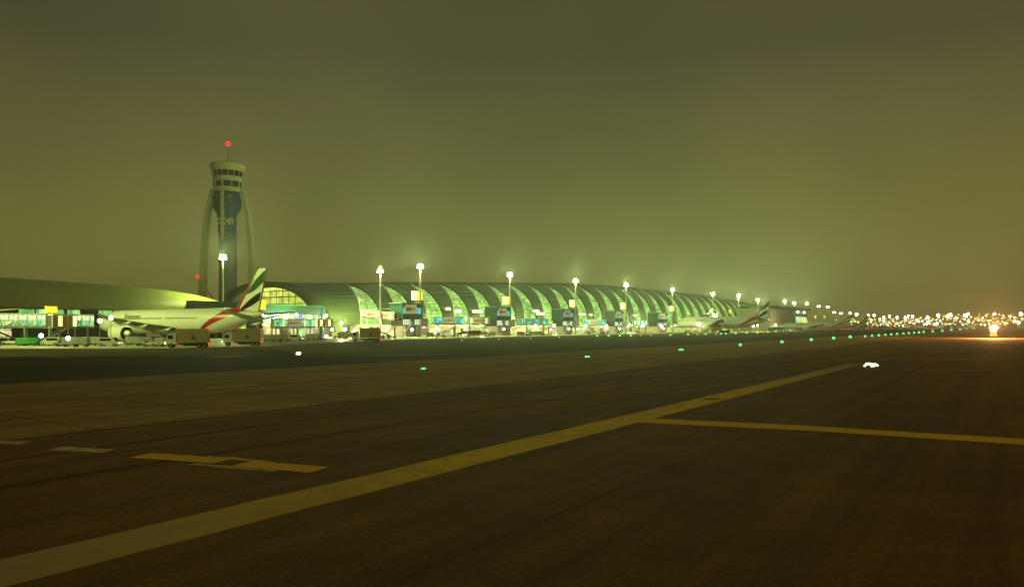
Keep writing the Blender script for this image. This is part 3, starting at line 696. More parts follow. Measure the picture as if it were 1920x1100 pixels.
A2 = dup(A1, at(1441, 152), HEAD, 'white airliner before the far end of the terminal with curved flag stripes on its tail')
A2.scale = (1, 1.2, 1.38)
k1 = at(1645, 205); k2 = at(1672, 205)
for px, dd, lb in ((1597, 800, 'distant parked airliner, left one of the farthest tails'), (1627, 880, 'distant parked airliner, right one of the farthest tails')):
    dup(A1, Vector(((px - 960) * dd / F, dd, 0)), HEAD + R(8), lb)
A5 = dup(A1, W(172, 62.0), HEAD, 'airliner cut off by the left edge, only its engine and wing in view')

# ================================================================== SIGNED GATE HOUSES, JET BRIDGES
HEX = [(-1.0, 0), (-.5, .5), (.5, .5), (1.0, 0), (.5, -.5), (-.5, -.5)]
def ad_sign(parent, x, y, z, wd, ht, name='advert_sign'):
    p = MB().box(x - wd / 2, x + wd / 2, y - .12, y, z, z + ht).build(name, M['signface'], parent)
    q = ht * .42
    lx = x - wd * .2
    MB().prism([(lx + a * q, z + ht / 2 + b * q) for a, b in HEX], y - .16, y - .125).build('logo', M['textred'], p)
    MB().prism([(lx - q * .45, z + ht / 2 + .42 * q), (lx + q * .45, z + ht / 2 + .42 * q), (lx, z + ht / 2)], y - .19, y - .165).build('logo_detail', M['white'], p)
    MB().prism([(lx - q * .45, z + ht / 2 - .42 * q), (lx + q * .45, z + ht / 2 - .42 * q), (lx, z + ht / 2)], y - .19, y - .165).build('logo_detail', M['white'], p)
    text('HSBC', ht * .42, 'lettering', M['textdark'], p, (x + wd * .22, y - .14, z + ht / 2), (R(90), 0, 0), .01)
    return p
def gate_house(label, px, c, wd=14, scale=1.0):
    t = thing('gate_house', label, 'gate house', at(px, c), ROT, 'gate houses in front of the terminal')
    a = wd / 2
    MB().box(-a, a, 0, 8, 8.4, 15.2).build('upper_block', M['teal'], t)
    MB().box(-a - .3, a + .3, -.3, 8.3, 15.2, 15.6).build('roof_slab', M['grey'], t)
    for x0, x1 in ((-a + .3, -a + 1.8), (a - 5.6, a - 3.6), (a - 3.2, a - 1.4)):
        MB().box(x0, x1, -.14, -.02, 10.6, 13.4).build('window', M['L_blue'], t)
    ad_sign(t, -a * .25, -.3, 10.6, wd * .56, 4.2)
    MB().box(-a + .6, a - .4, .6, 7.4, 5.0, 8.4).build('lower_block', M['dark'], t)
    for k in range(9):
        x = -a + 1 + k * (wd - 2.6) / 8.5
        if k in (4, 5): continue
        MB().box(x, x + .75, .42, .58, 5.5, 8.0).build('window', M['L_window'], t)
    MB().box(-1.6, 1.2, -.2, 3, 0, 8.4).build('column', M['grey'], t)
    MB().box(a - 4.5, a - 1.2, .4, 5, 0, 5).build('column', M['offwhite'], t)
    MB().box(-a + .8, -a + 1.6, .4, 5, 0, 5).build('column', M['offwhite'], t)
    st = MB().bar((-a - 1.5, -1.4, .3), (-2.4, -1.4, 6.6), .9, .5).build('stair_flight', M['offwhite'], t)
    MB().bar((-a - 1.5, -1.9, 4.5), (-2.8, -1.9, .4), .3, .3).build('brace', M['grey'], st)
    MB().bar((-a - 1.5, -1.9, 1.4), (-2.6, -1.9, 7.6), .12).build('handrail', M['steel'], st)
    MB().box(a - 2, a + 3, -.6, 4, 4.6, 8.6).build('annex', M['tan'] if wd > 15 else M['offwhite'], t)
    MB().ball((-1.8, -1.2, 3.4), .55, 8, 5).build('lamp', M['L_white'], t)
    return t
def gate_sign(label, px, c, z, sz=1.0, both=False):
    t = thing('gate_number_sign', label, 'illuminated sign', at(px, c, z), ROT, 'lit yellow gate signs')
    MB().box(-3.3 * sz, -.1, -.5, .5, 1.6, 1.6 + 4 * sz).build('sign_box', M['L_yellow'] if both else M['L_cream'], t)
    MB().box(.2, 3.2 * sz, -.5, .5, 1.6, 1.6 + 4 * sz).build('sign_box', M['L_yellow'], t)
    for x in (-1.6, -.5, .8, 2): MB().box(x * sz - .15, x * sz + .15, -.15, .15, 0, 1.6).build('leg', M['offwhite'], t)
    MB().box(-3.4 * sz, 3.3 * sz, -.6, .6, 1.6 + 4 * sz, 1.8 + 4 * sz).build('cap', M['yellowp'], t)
    return t
gates = [(774, 226, 14), (945, 226, 13.5), (1066, 222, 13.5), (1161, 219, 13), (1243, 218, 20), (1333, 214, 14)]
names5 = ['first from the left, with a large advert', 'second from the left, beside the white bus', 'third from the left, mid terminal', 'fourth from the left', 'widest one, with a teal box', 'last one, half behind the right airliner']
for (px, c, wd), nm_ in zip(gates, names5): gate_house('teal gate house on columns, ' + nm_, px, c, wd)
for px, c, z, lb in ((782, 229, 15.6, 'first from the left'), (950, 229, 15.6, 'second from the left'), (1074, 225, 15.6, 'third from the left'), (1168, 222, 15.6, 'fourth from the left'), (1260, 220, 15.6, 'over the widest gate house')):
    gate_sign('yellow and cream lit sign on a gate house roof, ' + lb, px, c, z)
for px, py, c, lb, sz in ((96, 586, 210, 'lit yellow gate sign at left above the jet bridge', .4), (484, 580, 232, 'lit yellow gate sign just right of the airliner tail', .95), (1369, 586, 214, 'lit yellow gate sign above the right airliner fuselage', .7),
                          (1529, 596, 225, 'small lit yellow sign, first right of the dark roofed hall', .9), (1546, 596, 225, 'small lit yellow sign, second right of the dark roofed hall', .9), (1568, 601, 225, 'smallest lit yellow sign before the farthest tails', .7)):
    b = at(px, c); z = (HOR - py) * b.y / F + HC - 1.6 * 1
    g = gate_sign(lb, px, c, z, sz, True)
    MB().box(-.3, .3, .2, .8, -z, 0).build('post', M['grey'], g)

def bridge(label, p0, p1, z0, z1, wd=3.2, ht=3.6, panes=None, ad=(), glass=None, legs=(.5,), truss=False):
    """covered boarding bridge from ground point p0 to p1 at floor heights z0, z1; windows on the viewer's side"""
    p0, p1 = Vector(p0), Vector(p1); d = (p1 - p0); Ln = d.length; rz = math.atan2(d.y, d.x)
    if rz > math.pi / 2 or rz < -math.pi / 2: p0, p1, z0, z1 = p1, p0, z1, z0; rz = math.atan2(-d.y, -d.x)
    t = thing('jet_bridge', label, 'jet bridge', p0, rz, 'boarding bridges along the stands')
    def zz(f): return z0 + (z1 - z0) * f
    def seg(f0, f1, y0, y1, a, b):
        x0, x1 = f0 * Ln, f1 * Ln; A, B = zz(f0), zz(f1)
        vs = [(x0, y0, A + a), (x1, y0, B + a), (x1, y1, B + a), (x0, y1, A + a), (x0, y0, A + b), (x1, y0, B + b), (x1, y1, B + b), (x0, y1, A + b)]
        return MB().add(vs, [(3, 2, 1, 0), (4, 5, 6, 7), (0, 1, 5, 4), (1, 2, 6, 5), (2, 3, 7, 6), (3, 0, 4, 7)])
    seg(0, 1, -wd / 2, wd / 2, 0, .5).build('floor', M['grey'], t)
    seg(0, 1, -wd / 2, wd / 2, ht - .4, ht).build('roof', M['offwhite'], t)
    seg(0, 1, wd / 2 - .15, wd / 2, .5, ht - .4).build('rear_wall', M['offwhite'], t)
    n = panes or int(Ln / 1.7); gl = glass or [G_teal, M['L_window'], G_green]
    for k in range(n):
        f0, f1 = k / n, (k + 1) / n; fm = (f0 + f1) / 2
        if any(a <= fm <= b for a, b in ad): continue
        seg(f0 + .08 / n, f1 - .08 / n, -wd / 2 + .06, -wd / 2 + .12, .55, ht - .45).build('window', gl[k % len(gl)], t)
        MB().box(f0 * Ln - .1, f0 * Ln + .1, -wd / 2 - .03, -wd / 2 + .2, zz(f0) + .3, zz(f0) + ht - .2).build('post', M['offwhite'], t)
        if truss: MB().bar((f0 * Ln, -wd / 2 - .06, zz(f0) + (.5 if k % 2 else ht - .5)), (f1 * Ln, -wd / 2 - .06, zz(f1) + (ht - .5 if k % 2 else .5)), .2).build('brace', M['white'], t)
    if truss: seg(.01, .99, -wd / 2 - .02, -wd / 2 + .04, ht - 1.5, ht - .45).build('lamp_strip', M['L_window'], t)
    for a, b in ad:
        s_ = ad_sign(t, (a + b) / 2 * Ln, -wd / 2 - .02, zz((a + b) / 2) + .5, (b - a) * Ln, ht - .9, 'advert_panel')
    for f in legs:
        x = f * Ln
        g = MB().bar((x - 1, -wd / 2, zz(f)), (x - 1, -wd / 2, .9), .35).build('support_leg', M['grey'], t)
        MB().bar((x - 1, wd / 2, zz(f)), (x - 1, wd / 2, .9), .35).build('support_leg', M['grey'], t)
        MB().box(x - 1.6, x - .4, -wd / 2 - .4, wd / 2 + .4, .5, 1.1).build('axle_beam', M['dark'], t)
        for y in (-wd / 2 - .5, wd / 2 + .1): MB().tube([(x - 1, y, .5), (x - 1, y + .4, .5)], .5, 12).build('wheel', M['black'], t)
    return t
AW = [M['L_window'], M['L_cream'], G_green]
bridge('white boarding bridge with two adverts left of the first gate house', at(682, 250), at(744, 228), 9.0, 7.4, panes=14, ad=((.18, .42), (.56, .78)), glass=[M['L_window'], M['offwhite']], legs=(.05,))
bridge('boarding bridge with blue windows and an advert right of the first gate house', at(814, 222), at(868, 212), 5.8, 5.8, panes=10, ad=((.32, .72),), glass=[G_teal], legs=(.2, .8))
bridge('boarding bridge ending left of the second gate house', at(876, 222), at(918, 214), 5.8, 5.8, panes=9, ad=((.3, .62),), glass=[M['offwhite'], M['L_window'], M['offwhite']], legs=(.2, .9))
bridge('boarding bridge with blue windows right of the second gate house', at(975, 222), at(1028, 208), 5.6, 5.6, panes=11, glass=[G_teal, G_teal, M['offwhite']], legs=(.3, .9))
bridge('boarding bridge with an advert right of the third gate house', at(1096, 220), at(1136, 206), 5.6, 5.6, panes=10, ad=((.3, .6),), glass=[G_teal], legs=(.3, .9))
bridge('boarding bridge right of the fourth gate house', at(1186, 216), at(1213, 207), 5.6, 5.6, panes=8, glass=[G_teal, M['L_window']], legs=(.5,))
bridge('low boarding bridge with an advert under the teal link building', at(510, 236), at(590, 232), 4.2, 4.2, panes=16, ad=((.34, .62),), glass=[G_green, G_teal, G_green, M['L_window']], legs=(.1, .6, .9))
bridge('cream boarding bridge in front of the arched end of the terminal', at(592, 238), at(622, 236), 4.4, 4.4, panes=6, glass=[M['tan'], M['L_cream'], M['tan']], legs=(.2, .8))
bridge('brightly lit boarding bridge with braced glass at the left edge', at(-70, 205), at(88, 196), 4.3, 4.3, ht=3.5, panes=18, glass=[G_green, G_teal, G_green], legs=(.3, .8), truss=True)
bridge('short brightly lit braced bridge between the left edge and the engine', at(137, 205), at(176, 203), 4.3, 4.3, ht=3.5, panes=5, glass=[G_green, G_teal], legs=(.3, .9), truss=True)
bridge('dim tan boarding bridge between the two bright braced ones', at(90, 200), at(136, 202), 4.2, 4.2, ht=3.6, panes=5, glass=[M['tan'], M['L_soft'], M['tan']], legs=(.4,))

# dark roofed hall at the far right of the terminal
hb = at(1478, 225); hl = thing('cargo_hall', 'pale walled hall with an overhanging dark roof right of the right airliner', 'building', hb, ROT)
def hx(px): return s_at(px, 225) - s_at(1478, 225)
k = hb.y / F
MB().box(hx(1444), hx(1486), 0, 40, 0, 26).build('wall', mat('hall_panels', (.36, .36, .22), .6), hl)
MB().box(hx(1450), hx(1512), -6, 44, 27, 29.5).build('roof', M['dark'], hl)
MB().box(hx(1486), hx(1489), -1, 30, 0, 27).build('pier', M['dark'], hl)
MB().box(hx(1490), hx(1514), 0, 40, 6, 27).build('side_block', M['roofdark'], hl)
MB().box(hx(1492), hx(1512), -.6, -.2, 10, 18).build('window', G_green, hl)
MB().box(hx(1503), hx(1512), -1, -.65, 9.5, 15).build('window', M['L_yellow'], hl)
MB().box(hx(1442), hx(1511), -3, -1, 1, 6).build('window', G_hall, hl)
for px in (1493, 1505): MB().ball((hx(px), -2, 24), 1.6, 8, 6).build('lamp', M['L_warm'], hl)
bw = at(1476, 205); bf = thing('blast_fence', 'long low dark fence in front of the dark roofed hall', 'fence', bw, ROT)
f0, f1 = s_at(1441, 205) - s_at(1476, 205), s_at(1509, 205) - s_at(1476, 205)
k = 0; x = f0
while x < f1:
    MB().box(x, x + 7.2, 0, .4, .2, 4.4 if k % 2 else 4.1).build('panel', M['dark'], bf); MB().box(x + 7.3, x + 7.9, -.2, .5, 0, 4.6).build('post', M['offwhite'] if k % 3 == 0 else M['tan'], bf); x += 8; k += 1
# portal frame behind the right airliner
pf = thing('portal_frame', 'open steel frame with sloping stays behind the right airliner', 'gantry', at(1340, 216), ROT)
for x in (-6, 6): MB().bar((x, 0, 0), (x, 0, 21), .7).build('post', M['offwhite'], pf)
MB().bar((-6, 0, 20), (6, 0, 20), .6).build('beam', M['offwhite'], pf)
for sg in (-1, 1): MB().bar((sg * 6, 0, 20), (sg * 26, 0, 13), .5).build('stay', M['offwhite'], pf)
MB().box(-26, 26, 0, 3, 11, 13).build('walkway', M['grey'], pf)
MB().ball((-1, -1, 13.6), 1.1, 8, 6).build('lamp', M['L_white'], pf)

# ================================================================== VEHICLES
def wheels(t, xs, y, r=.48, n=14):
    for x in xs:
        for sg in (-1, 1):
            w_ = MB().tube([(x, sg * y - .14, r), (x, sg * y + .14, r)], r, n).build('wheel', M['black'], t)
            MB().tube([(x, sg * (y + .01) - .15, r), (x, sg * (y + .01) + .15, r)], r * .5, 8).build('rim', M['grey'], w_)
def make_truck(label, loc, rz, L_=6.2, H_=3.0, box=None):
    t = thing('box_truck', label, 'truck', loc, rz, 'box trucks on the apron road')
    MB().box(-3.3 + 0, 4.6, -1.0, 1.0, .75, 1.05).build('chassis', M['dark'], t)
    b = MB(); b.cbox(-.2, 0, 1.15, L_, 2.5, H_, .1); bo = b.build('cargo_box', box or M['tan'], t)
    for x in (-3.2, 2.8):
        for y in (-1.27, 1.2): MB().box(x, x + .12, y, y + .07, 1.2, 1.1 + H_).build('corner_trim', M['grey'], bo)
    for sg in (-1, 1): MB().prism([(-.9, 1.8), (.3, 1.8), (-.3, 2.8)], sg * 1.26 - .01, sg * 1.26 + .01).build('emblem', M['textdark'], bo)
    c = MB().prism([(3.25, .8), (5.3, .8), (5.35, 1.7), (5.0, 2.9), (4.6, 3.15), (3.25, 3.15)], -1.12, 1.12).build('cab', M['offwhite'], t)
    MB().prism([(5.34, 1.85), (5.09, 2.75), (5.13, 2.75), (5.38, 1.85)], -.98, .98).build('windscreen', M['glassdark'], c)
    for sg in (-1, 1): MB().box(3.9, 4.9, sg * 1.13 - .02, sg * 1.13 + .02, 1.9, 2.7).build('side_window', M['glassdark'], c)
    for sg in (-1, 1):
        MB().ball((5.38, sg * .8, 1.05), .26, 8, 6).build('headlight', M['L_warm'], t)
        MB().ball((3.1, sg * 1.22, 4.1), .13, 8, 6).build('marker_lamp', M['L_red'], t)
        MB().ball((-3.3, sg * 1.1, 4.0), .13, 8, 6).build('marker_lamp', M['L_red'], t)
        MB().ball((3.05, sg * 1.2, 1.0), .13, 8, 6).build('marker_lamp', M['L_red'], t)
        MB().ball((-3.35, sg * 1.0, 1.0), .2, 8, 6).build('tail_lamp', M['L_red'], t)
    MB().box(-1.5, 1.8, -1.15, 1.15, .4, .9).build('side_skirt', M['dark'], t)
    wheels(t, (4.3, -1.4, -2.5), 1.0)
    return t
g = ground(362, 651.5); T1_ = make_truck('tan box truck standing below the airliner fuselage, left of the two', g, R(193))
g = ground(463, 648); dup(T1_, g, R(190), 'tan box truck standing below the airliner tail, right of the two')
g = ground(693, 640.5); T3_ = dup(T1_, g, R(188), 'small tan truck alone left of the first gate house')

def make_bus(label, loc, rz):
    t = thing('apron_bus', label, 'bus', loc, rz)
    b = MB(); b.cbox(0, 0, .45, 11.5, 2.6, 2.7, .25); bo = b.build('body', M['white'], t)
    for k in range(7):
        for sg in (-1, 1): MB().box(-5 + k * 1.45, -5 + k * 1.45 + 1.1, sg * 1.31 - .02, sg * 1.31 + .02, 1.6, 2.6).build('window', M['glassdark'], bo)
    MB().box(5.72, 5.78, -1.1, 1.1, 1.3, 2.8).build('windscreen', M['glassdark'], bo)
    for sg in (-1, 1): MB().ball((5.8, sg * .9, .9), .25, 8, 5).build('headlight', M['L_warm'], t)
    wheels(t, (-3.6, 3.6), 1.15, .48); return t
BUS = make_bus('white apron bus with a row of dark windows left of the second gate house', at(885, 207), ROT + R(180))

def make_tug(label, loc, rz, body=None):
    t = thing('baggage_tug', label, 'tug', loc, rz, 'ground vehicles around the stands')
    MB().prism([(-1.5, .35), (1.5, .35), (1.6, .8), (1.0, 1.1), (-.1, 1.15), (-.1, .9), (-1.5, .95)], -.7, .7).build('body', body or M['offwhite'], t)
    MB().box(-.95, .35, -.65, .65, 1.9, 2.0).build('roof', body or M['white'], t)
    for x in (-.9, .3):
        for y in (-.6, .6): MB().box(x - .04, x + .04, y - .04, y + .04, .9, 1.9).build('post', M['dark'], t)
    MB().box(-.9, -.3, -.5, .5, .9, 1.2).build('seat', M['black'], t)
    for sg in (-1, 1): MB().ball((1.58, sg * .5, .7), .16, 6, 5).build('headlight', M['L_warm'], t)
    wheels(t, (-1, 1), .65, .35, 10); return t
def make_cart(label, loc, rz, m=None):
    t = thing('baggage_cart', label, 'cart', loc, rz, 'ground vehicles around the stands')
    MB().box(-1.7, 1.7, -.8, .8, .5, .65).build('deck', M['dark'], t)
    b = MB(); b.cbox(0, 0, .65, 3.2, 1.55, 1.55, .12); b.build('load_cover', m or M['grey'], t)
    MB().box(1.7, 2.6, -.05, .05, .4, .5).build('drawbar', M['dark'], t)
    wheels(t, (-1.1, 1.1), .65, .28, 8); return t
def make_container(label, loc, rz, m=None):
    t = thing('cargo_dolly', label, 'cargo container', loc, rz, 'ground vehicles around the stands')
    MB().box(-1.9, 1.9, -1.3, 1.3, .35, .55).build('deck', M['dark'], t)
    MB().prism([(-1.2, .6), (1.2, .6), (1.75, 1.1), (1.75, 2.2), (-1.75, 2.2), (-1.75, 1.1)], -1.2, 1.2).build('container', m or mat('container_skin', (.3, .29, .22), .5), t)
    MB().box(-.05, .05, -1.25, -1.2, .6, 2.2).build('rib', M['grey'], t)
    wheels(t, (-1.2, 1.2), 1.1, .25, 8); return t
def make_van(label, loc, rz, m=None):
    t = thing('service_van', label, 'van', loc, rz, 'ground vehicles around the stands')
    b = MB().prism([(-2.4, .4), (2.4, .4), (2.45, 1.0), (1.75, 1.25), (1.15, 2.05), (-2.35, 2.1)], -.92, .92).build('body', m or M['white'], t)
    MB().prism([(1.82, 1.28), (1.24, 1.98), (1.27, 2.0), (1.86, 1.3)], -.8, .8).build('windscreen', M['glassdark'], b)
    for sg in (-1, 1):
        MB().box(-1.9, .9, sg * .93 - .01, sg * .93 + .01, 1.3, 1.85).build('side_window', M['glassdark'], b)
        MB().ball((2.44, sg * .65, .8), .16, 6, 5).build('headlight', M['L_warm'], t); MB().ball((-2.42, sg * .75, .9), .12, 6, 5).build('tail_lamp', M['L_red'], t)
    wheels(t, (-1.5, 1.5), .85, .36, 12); return t
def make_stairs(label, loc, rz):
    t = thing('passenger_stairs', label, 'stairs', loc, rz, 'ground vehicles around the stands')
    MB().box(-3.5, 3, -1, 1, .5, .9).build('chassis', M['white'], t)
    MB().bar((-3, 0, 1), (2.4, 0, 4.6), 1.4, .35).build('stair_flight', M['steel'], t)
    for sg in (-1, 1): MB().bar((-3, sg * .8, 2), (2.4, sg * .8, 5.6), .08).build('handrail', M['white'], t)
    MB().bar((2.2, 0, .9), (2.2, 0, 4.6), .5).build('lift_post', M['grey'], t); MB().box(2, 3.4, -.8, .8, 4.5, 4.7).build('platform', M['steel'], t)
    wheels(t, (-2.4, 2), .9, .4, 10); return t
def make_loader(label, loc, rz):
    t = thing('belt_loader', label, 'belt loader', loc, rz, 'ground vehicles around the stands')
    MB().prism([(-2.6, .4), (2.2, .4), (2.2, .9), (-.5, 1.0), (-2.6, .9)], -.8, .8).build('body', M['offwhite'], t)
    MB().bar((-3.2, .3, .9), (3.4, .3, 3.2), .8, .22).build('conveyor', M['dark'], t); MB().bar((.4, .3, .9), (1.6, .3, 2.6), .2).build('lift_arm', M['grey'], t)
    MB().box(-1.6, -.6, -.7, -.1, 1, 1.7).build('driver_seat', M['black'], t)
    wheels(t, (-1.9, 1.6), .75, .36, 10); return t
kinds = dict(tug=make_tug('', (0, 0, 0), 0), cart=make_cart('', (0, 0, 0), 0), box=make_container('', (0, 0, 0), 0), van=make_van('', (0, 0, 0), 0, mat('van_paint', (.4, .38, .3), .45)),
             stairs=make_stairs('', (0, 0, 0), 0), loader=make_loader('', (0, 0, 0), 0))
used = {}
def ground_py(px, py): return ground(px, py)
gse = [  # kind, px, py, turn, label
    ('loader', 22, 646, 170, 'belt loader at the left edge under the braced bridge'), ('van', 98, 648, 175, 'white van right of the long green cart'),
    ('tug', 118, 649, 15, 'baggage tug left of a dark row of carts below the tan bridge'), ('cart', 133, 650, 8, 'baggage cart behind the tug below the tan bridge'), ('cart', 152, 650, 8, 'last baggage cart in the row left of the engine'),
    ('box', 172, 648, 8, 'cargo container on a dolly just left of the airliner engine'), ('stairs', 112, 641, 20, 'mobile stairs under the tan bridge at left'), ('van', 205, 649, 4, 'van below the airliner engine'),
    ('box', 252, 647, 6, 'cargo container right of the airliner engine'), ('cart', 268, 648, 6, 'baggage cart below the airliner wing'), ('tug', 281, 649, 6, 'tug between the wing and the left truck'), ('van', 305, 649, 94, 'van with a green side in front of the left truck cab'),
    ('box', 505, 640, 6, 'cargo container right of the right truck, first of three'), ('box', 519, 640, 6, 'cargo container right of the right truck, middle of three'), ('cart', 532, 640, 6, 'baggage cart next to three containers under the advert bridge'),
    ('van', 553, 638.5, 6, 'dark grey van under the advert bridge'), ('tug', 573, 637.5, 6, 'tug right of the dark van'), ('cart', 584, 637.5, 6, 'low cart right of the dark van'), ('cart', 596, 637, 5, 'low cart under the cream bridge'), ('van', 604, 636, 5, 'small van under the cream bridge'),
    ('tug', 632, 634.5, 5, 'tug at the foot of the arched end wall'), ('box', 644, 634.5, 5, 'container at the foot of the first solid roof panel'), ('cart', 655, 634.5, 5, 'cart just left of the small lone truck'), ('stairs', 730, 634, 20, 'mobile stairs right of the small lone truck'),
    ('loader', 722, 634, 160, 'belt loader right of the small lone truck'), ('cart', 806, 632.5, 5, 'cart right of the first gate house'), ('loader', 826, 632, 25, 'belt loader right of the first gate house'), ('stairs', 842, 631.5, 15, 'mobile stairs between the first gate house and the bus'),
    ('tug', 855, 631.5, 5, 'tug just left of the white bus'), ('van', 866, 631, 5, 'van at the nose of the white bus'), ('van', 910, 630, 5, 'white van right of the bus'), ('cart', 923, 630, 5, 'cart at the foot of the second gate house'),
    ('cart', 975, 629, 5, 'cart right of the second gate house'), ('loader', 985, 628.6, 20, 'belt loader right of the second gate house'), ('box', 998, 628.5, 5, 'container between the second and third gate houses, left one'), ('box', 1010, 628.2, 5, 'container between the second and third gate houses, right one'),
    ('stairs', 1022, 628, 20, 'mobile stairs left of the third gate house'), ('tug', 1036, 627.6, 5, 'tug at the foot of the third gate house'), ('van', 1102, 626, 5, 'van right of the third gate house'), ('loader', 1117, 625.8, 20, 'belt loader right of the third gate house'),
    ('cart', 1130, 625.5, 5, 'cart left of the fourth gate house'), ('box', 1142, 625.2, 5, 'container at the foot of the fourth gate house'), ('van', 1196, 624.3, 5, 'van right of the fourth gate house'), ('stairs', 1206, 624, 20, 'mobile stairs left of the widest gate house'),
    ('van', 1226, 623.6, 5, 'dark low van before the widest gate house'), ('box', 1290, 622, 5, 'container left of the right airliner'), ('van', 1304, 621.8, 95, 'van standing below the right airliner nose'), ('box', 1330, 621.4, 5, 'tall pale container below the right airliner'), ('van', 1362, 620.6, 95, 'van below the right airliner wing'),
]
for kd, px, py, a, lb in gse:
    p = ground(px, py)
    if kd not in used: o = kinds[kd]; used[kd] = 1; o.location = p; o.rotation_euler = (0, 0, R(a + 0)); o['label'] = lb
    else: o = dup(kinds[kd], p, R(a), lb)
# green covered cart train at left
gc = make_container('long green covered cart at the left edge of the apron', ground(55, 648), R(5)); gc.scale = (1.45, 1, .9); gc.name = 'covered_cart'
for ch in gc.children:
    if ch.name.startswith('container'): ch.data.materials[0] = M['green']

# small apron lamps on short poles (white discs along the foot of the terminal)
def make_apron_lamp():
    t = thing('apron_lamp', '', 'lamp'); MB().tube([(0, 0, 0), (0, 0, 5)], .09, 6).build('pole', M['steel'], t)
    MB().ball((0, 0, 5.3), .62, 10, 6).build('lamp_head', M['L_white'], t); return t
al = make_apron_lamp(); lamps = [(77, 629, 'beside the green cart'), (128, 634, 'among the carts left of the engine'), (187, 601, 'above the engine, left one'), (208, 596, 'above the engine, right one'), (497, 592, 'at the airliner tail cone'), (556, 590, 'in front of the link building'),
    (612, 591, 'at the right end of the link building'), (612, 630, 'low at the foot of the arch'), (623, 618, 'at the right foot of the arch'), (647, 617, 'left of the small truck'), (663, 621, 'at the nose of the small truck'), (726, 617, 'right of the small truck'), (820, 615, 'right of the first gate house'), (872, 614, 'above the white bus'),
    (1004, 611, 'between second and third gate houses, left'), (1039, 610, 'between second and third gate houses, right'), (1098, 611, 'right of the third gate house'), (1137, 611, 'left of the fourth gate house'), (1205, 610, 'right of the fourth gate house'), (1240, 611, 'below the widest gate house'), (1338, 590, 'above the right airliner'), (1310, 609, 'beside the right airliner nose'), (1412, 611, 'below the right airliner tail'), (1454, 609, 'at the dark roofed hall')]
for i, (px, py, nt_) in enumerate(lamps):
    c = 206 if px > 480 else 192
    if px < 480: b = Vector(((px - 960) * 168 / F, 168, 0))
    else: b = at(px, c)
    z = (HOR - py) * b.y / F + HC
    o = al if i == 0 else copy_tree(al)
    o.location = b; k = max(.75, min(1.8, b.y / 330)); o.scale = (k, k, z / 5.3)
    for ch in o.children:
        if ch.name.startswith('lamp_head'): ch.scale = (1, 1, k / (z / 5.3)); ch.location = (0, 0, 5.3 * (1 - k / (z / 5.3)))
    tag(o, 'small white apron lamp on a pole ' + nt_, 'lamp', 'small apron lamps')
# warm light spilling from the service bays and the lit hall at the foot of the terminal
for px in (545, 640, 745, 900, 1040, 1180, 1420, 1490):
    t = thing('wall_lamp', 'small warm wall lamp on the terminal foot ' + {545: 'under the link building', 640: 'right of the arch', 745: 'left of the first gate house', 900: 'behind the bus', 1040: 'left of the third gate house', 1180: 'right of the fourth gate house', 1420: 'below the right airliner tail', 1490: 'on the dark roofed hall'}[px], 'lamp', at(px, 240 if px < 1400 else 200), ROT, 'warm wall lamps')
    MB().box(-.1, .1, -.1, .1, 0, 6).build('post', M['grey'], t); MB().ball((0, 0, 6.2), .6, 8, 5).build('lamp_head', M['L_warm'], t)
    lamp_light(t, (0, -1, 7), 9000, (1, .86, .42), .4, 'warm_light')

# ================================================================== TAXIWAY LIGHTS
def make_inset(m, nm='taxiway_light'):
    t = thing(nm, '', 'taxiway light')
    MB().tube([(0, 0, 0), (0, 0, .05)], [.32, .28], 12, False).build('housing', M['steel'], t)
    MB().ball((0, 0, .12), .2, 8, 6, .8).build('lens', m, t); return t
g0 = make_inset(M['L_green']); used_g = False
near = [794, 1101, 1277, 1388, 1466, 1521, 1563, 1594]
C1 = 51.5
for i, px in enumerate(near + [1622, 1635, 1648, 1660, 1671, 1682, 1694, 1704, 1714, 1723, 1732, 1749, 1767, 1784, 1800, 1813, 1825, 1840, 1845.5, 1850.5]):
    b = at(px, C1); o = g0 if i == 0 else copy_tree(g0)
    k = (3.3 if i < 8 else 2.3) * b.y / F / .2; o.location = b; o.scale = (k * (1.5 if i < 3 else .85), k * .6, k * (.75 if i < 3 else 1.25))
    tag(o, 'green light in the nearer taxiway row, %s from the left' % ordinal(i), 'taxiway light', 'nearer row of green taxiway lights')
far = [(866, 638.2, 1), (935, 636.2, 1), (995, 634.4, 1), (1048, 632.6, 1), (1120, 631, 0), (1141, 630.8, 0), (1162, 630.3, 0), (1183, 630, 0), (1202, 629.6, 1), (1221, 629.2, 1), (1257, 629, 0), (1290, 628, 0), (1307, 627.7, 1), (1323, 627.2, 0), (1343, 626.9, 1), (1352, 626.5, 0), (1361, 626.3, 0),
       (1379, 625.8, 0), (1400, 624.8, 0), (1420, 624.2, 0), (1440, 623.2, 0), (1454.5, 621.8, 0), (1468, 620.6, 0), (1482, 620.6, 0), (1494, 619.4, 0), (1506, 618.6, 0), (1516, 617.8, 0)]
gw_ = make_inset(M['L_pale']); fw = True
for i, (px, py, wh) in enumerate(far):
    p = ground(px, py); src = gw_ if wh else g0
    if wh and fw: o = gw_; fw = False
    else: o = copy_tree(src)
    k = p.y / (150 if not wh else 260); o.location = p; o.scale = (k, k, k)
    tag(o, '%s light in the farther taxiway row, %s from the left' % ('tiny pale' if wh else 'small green', ordinal(i)), 'taxiway light', 'farther row of taxiway lights')
rd = make_inset(M['L_red'], 'stop_bar_light')
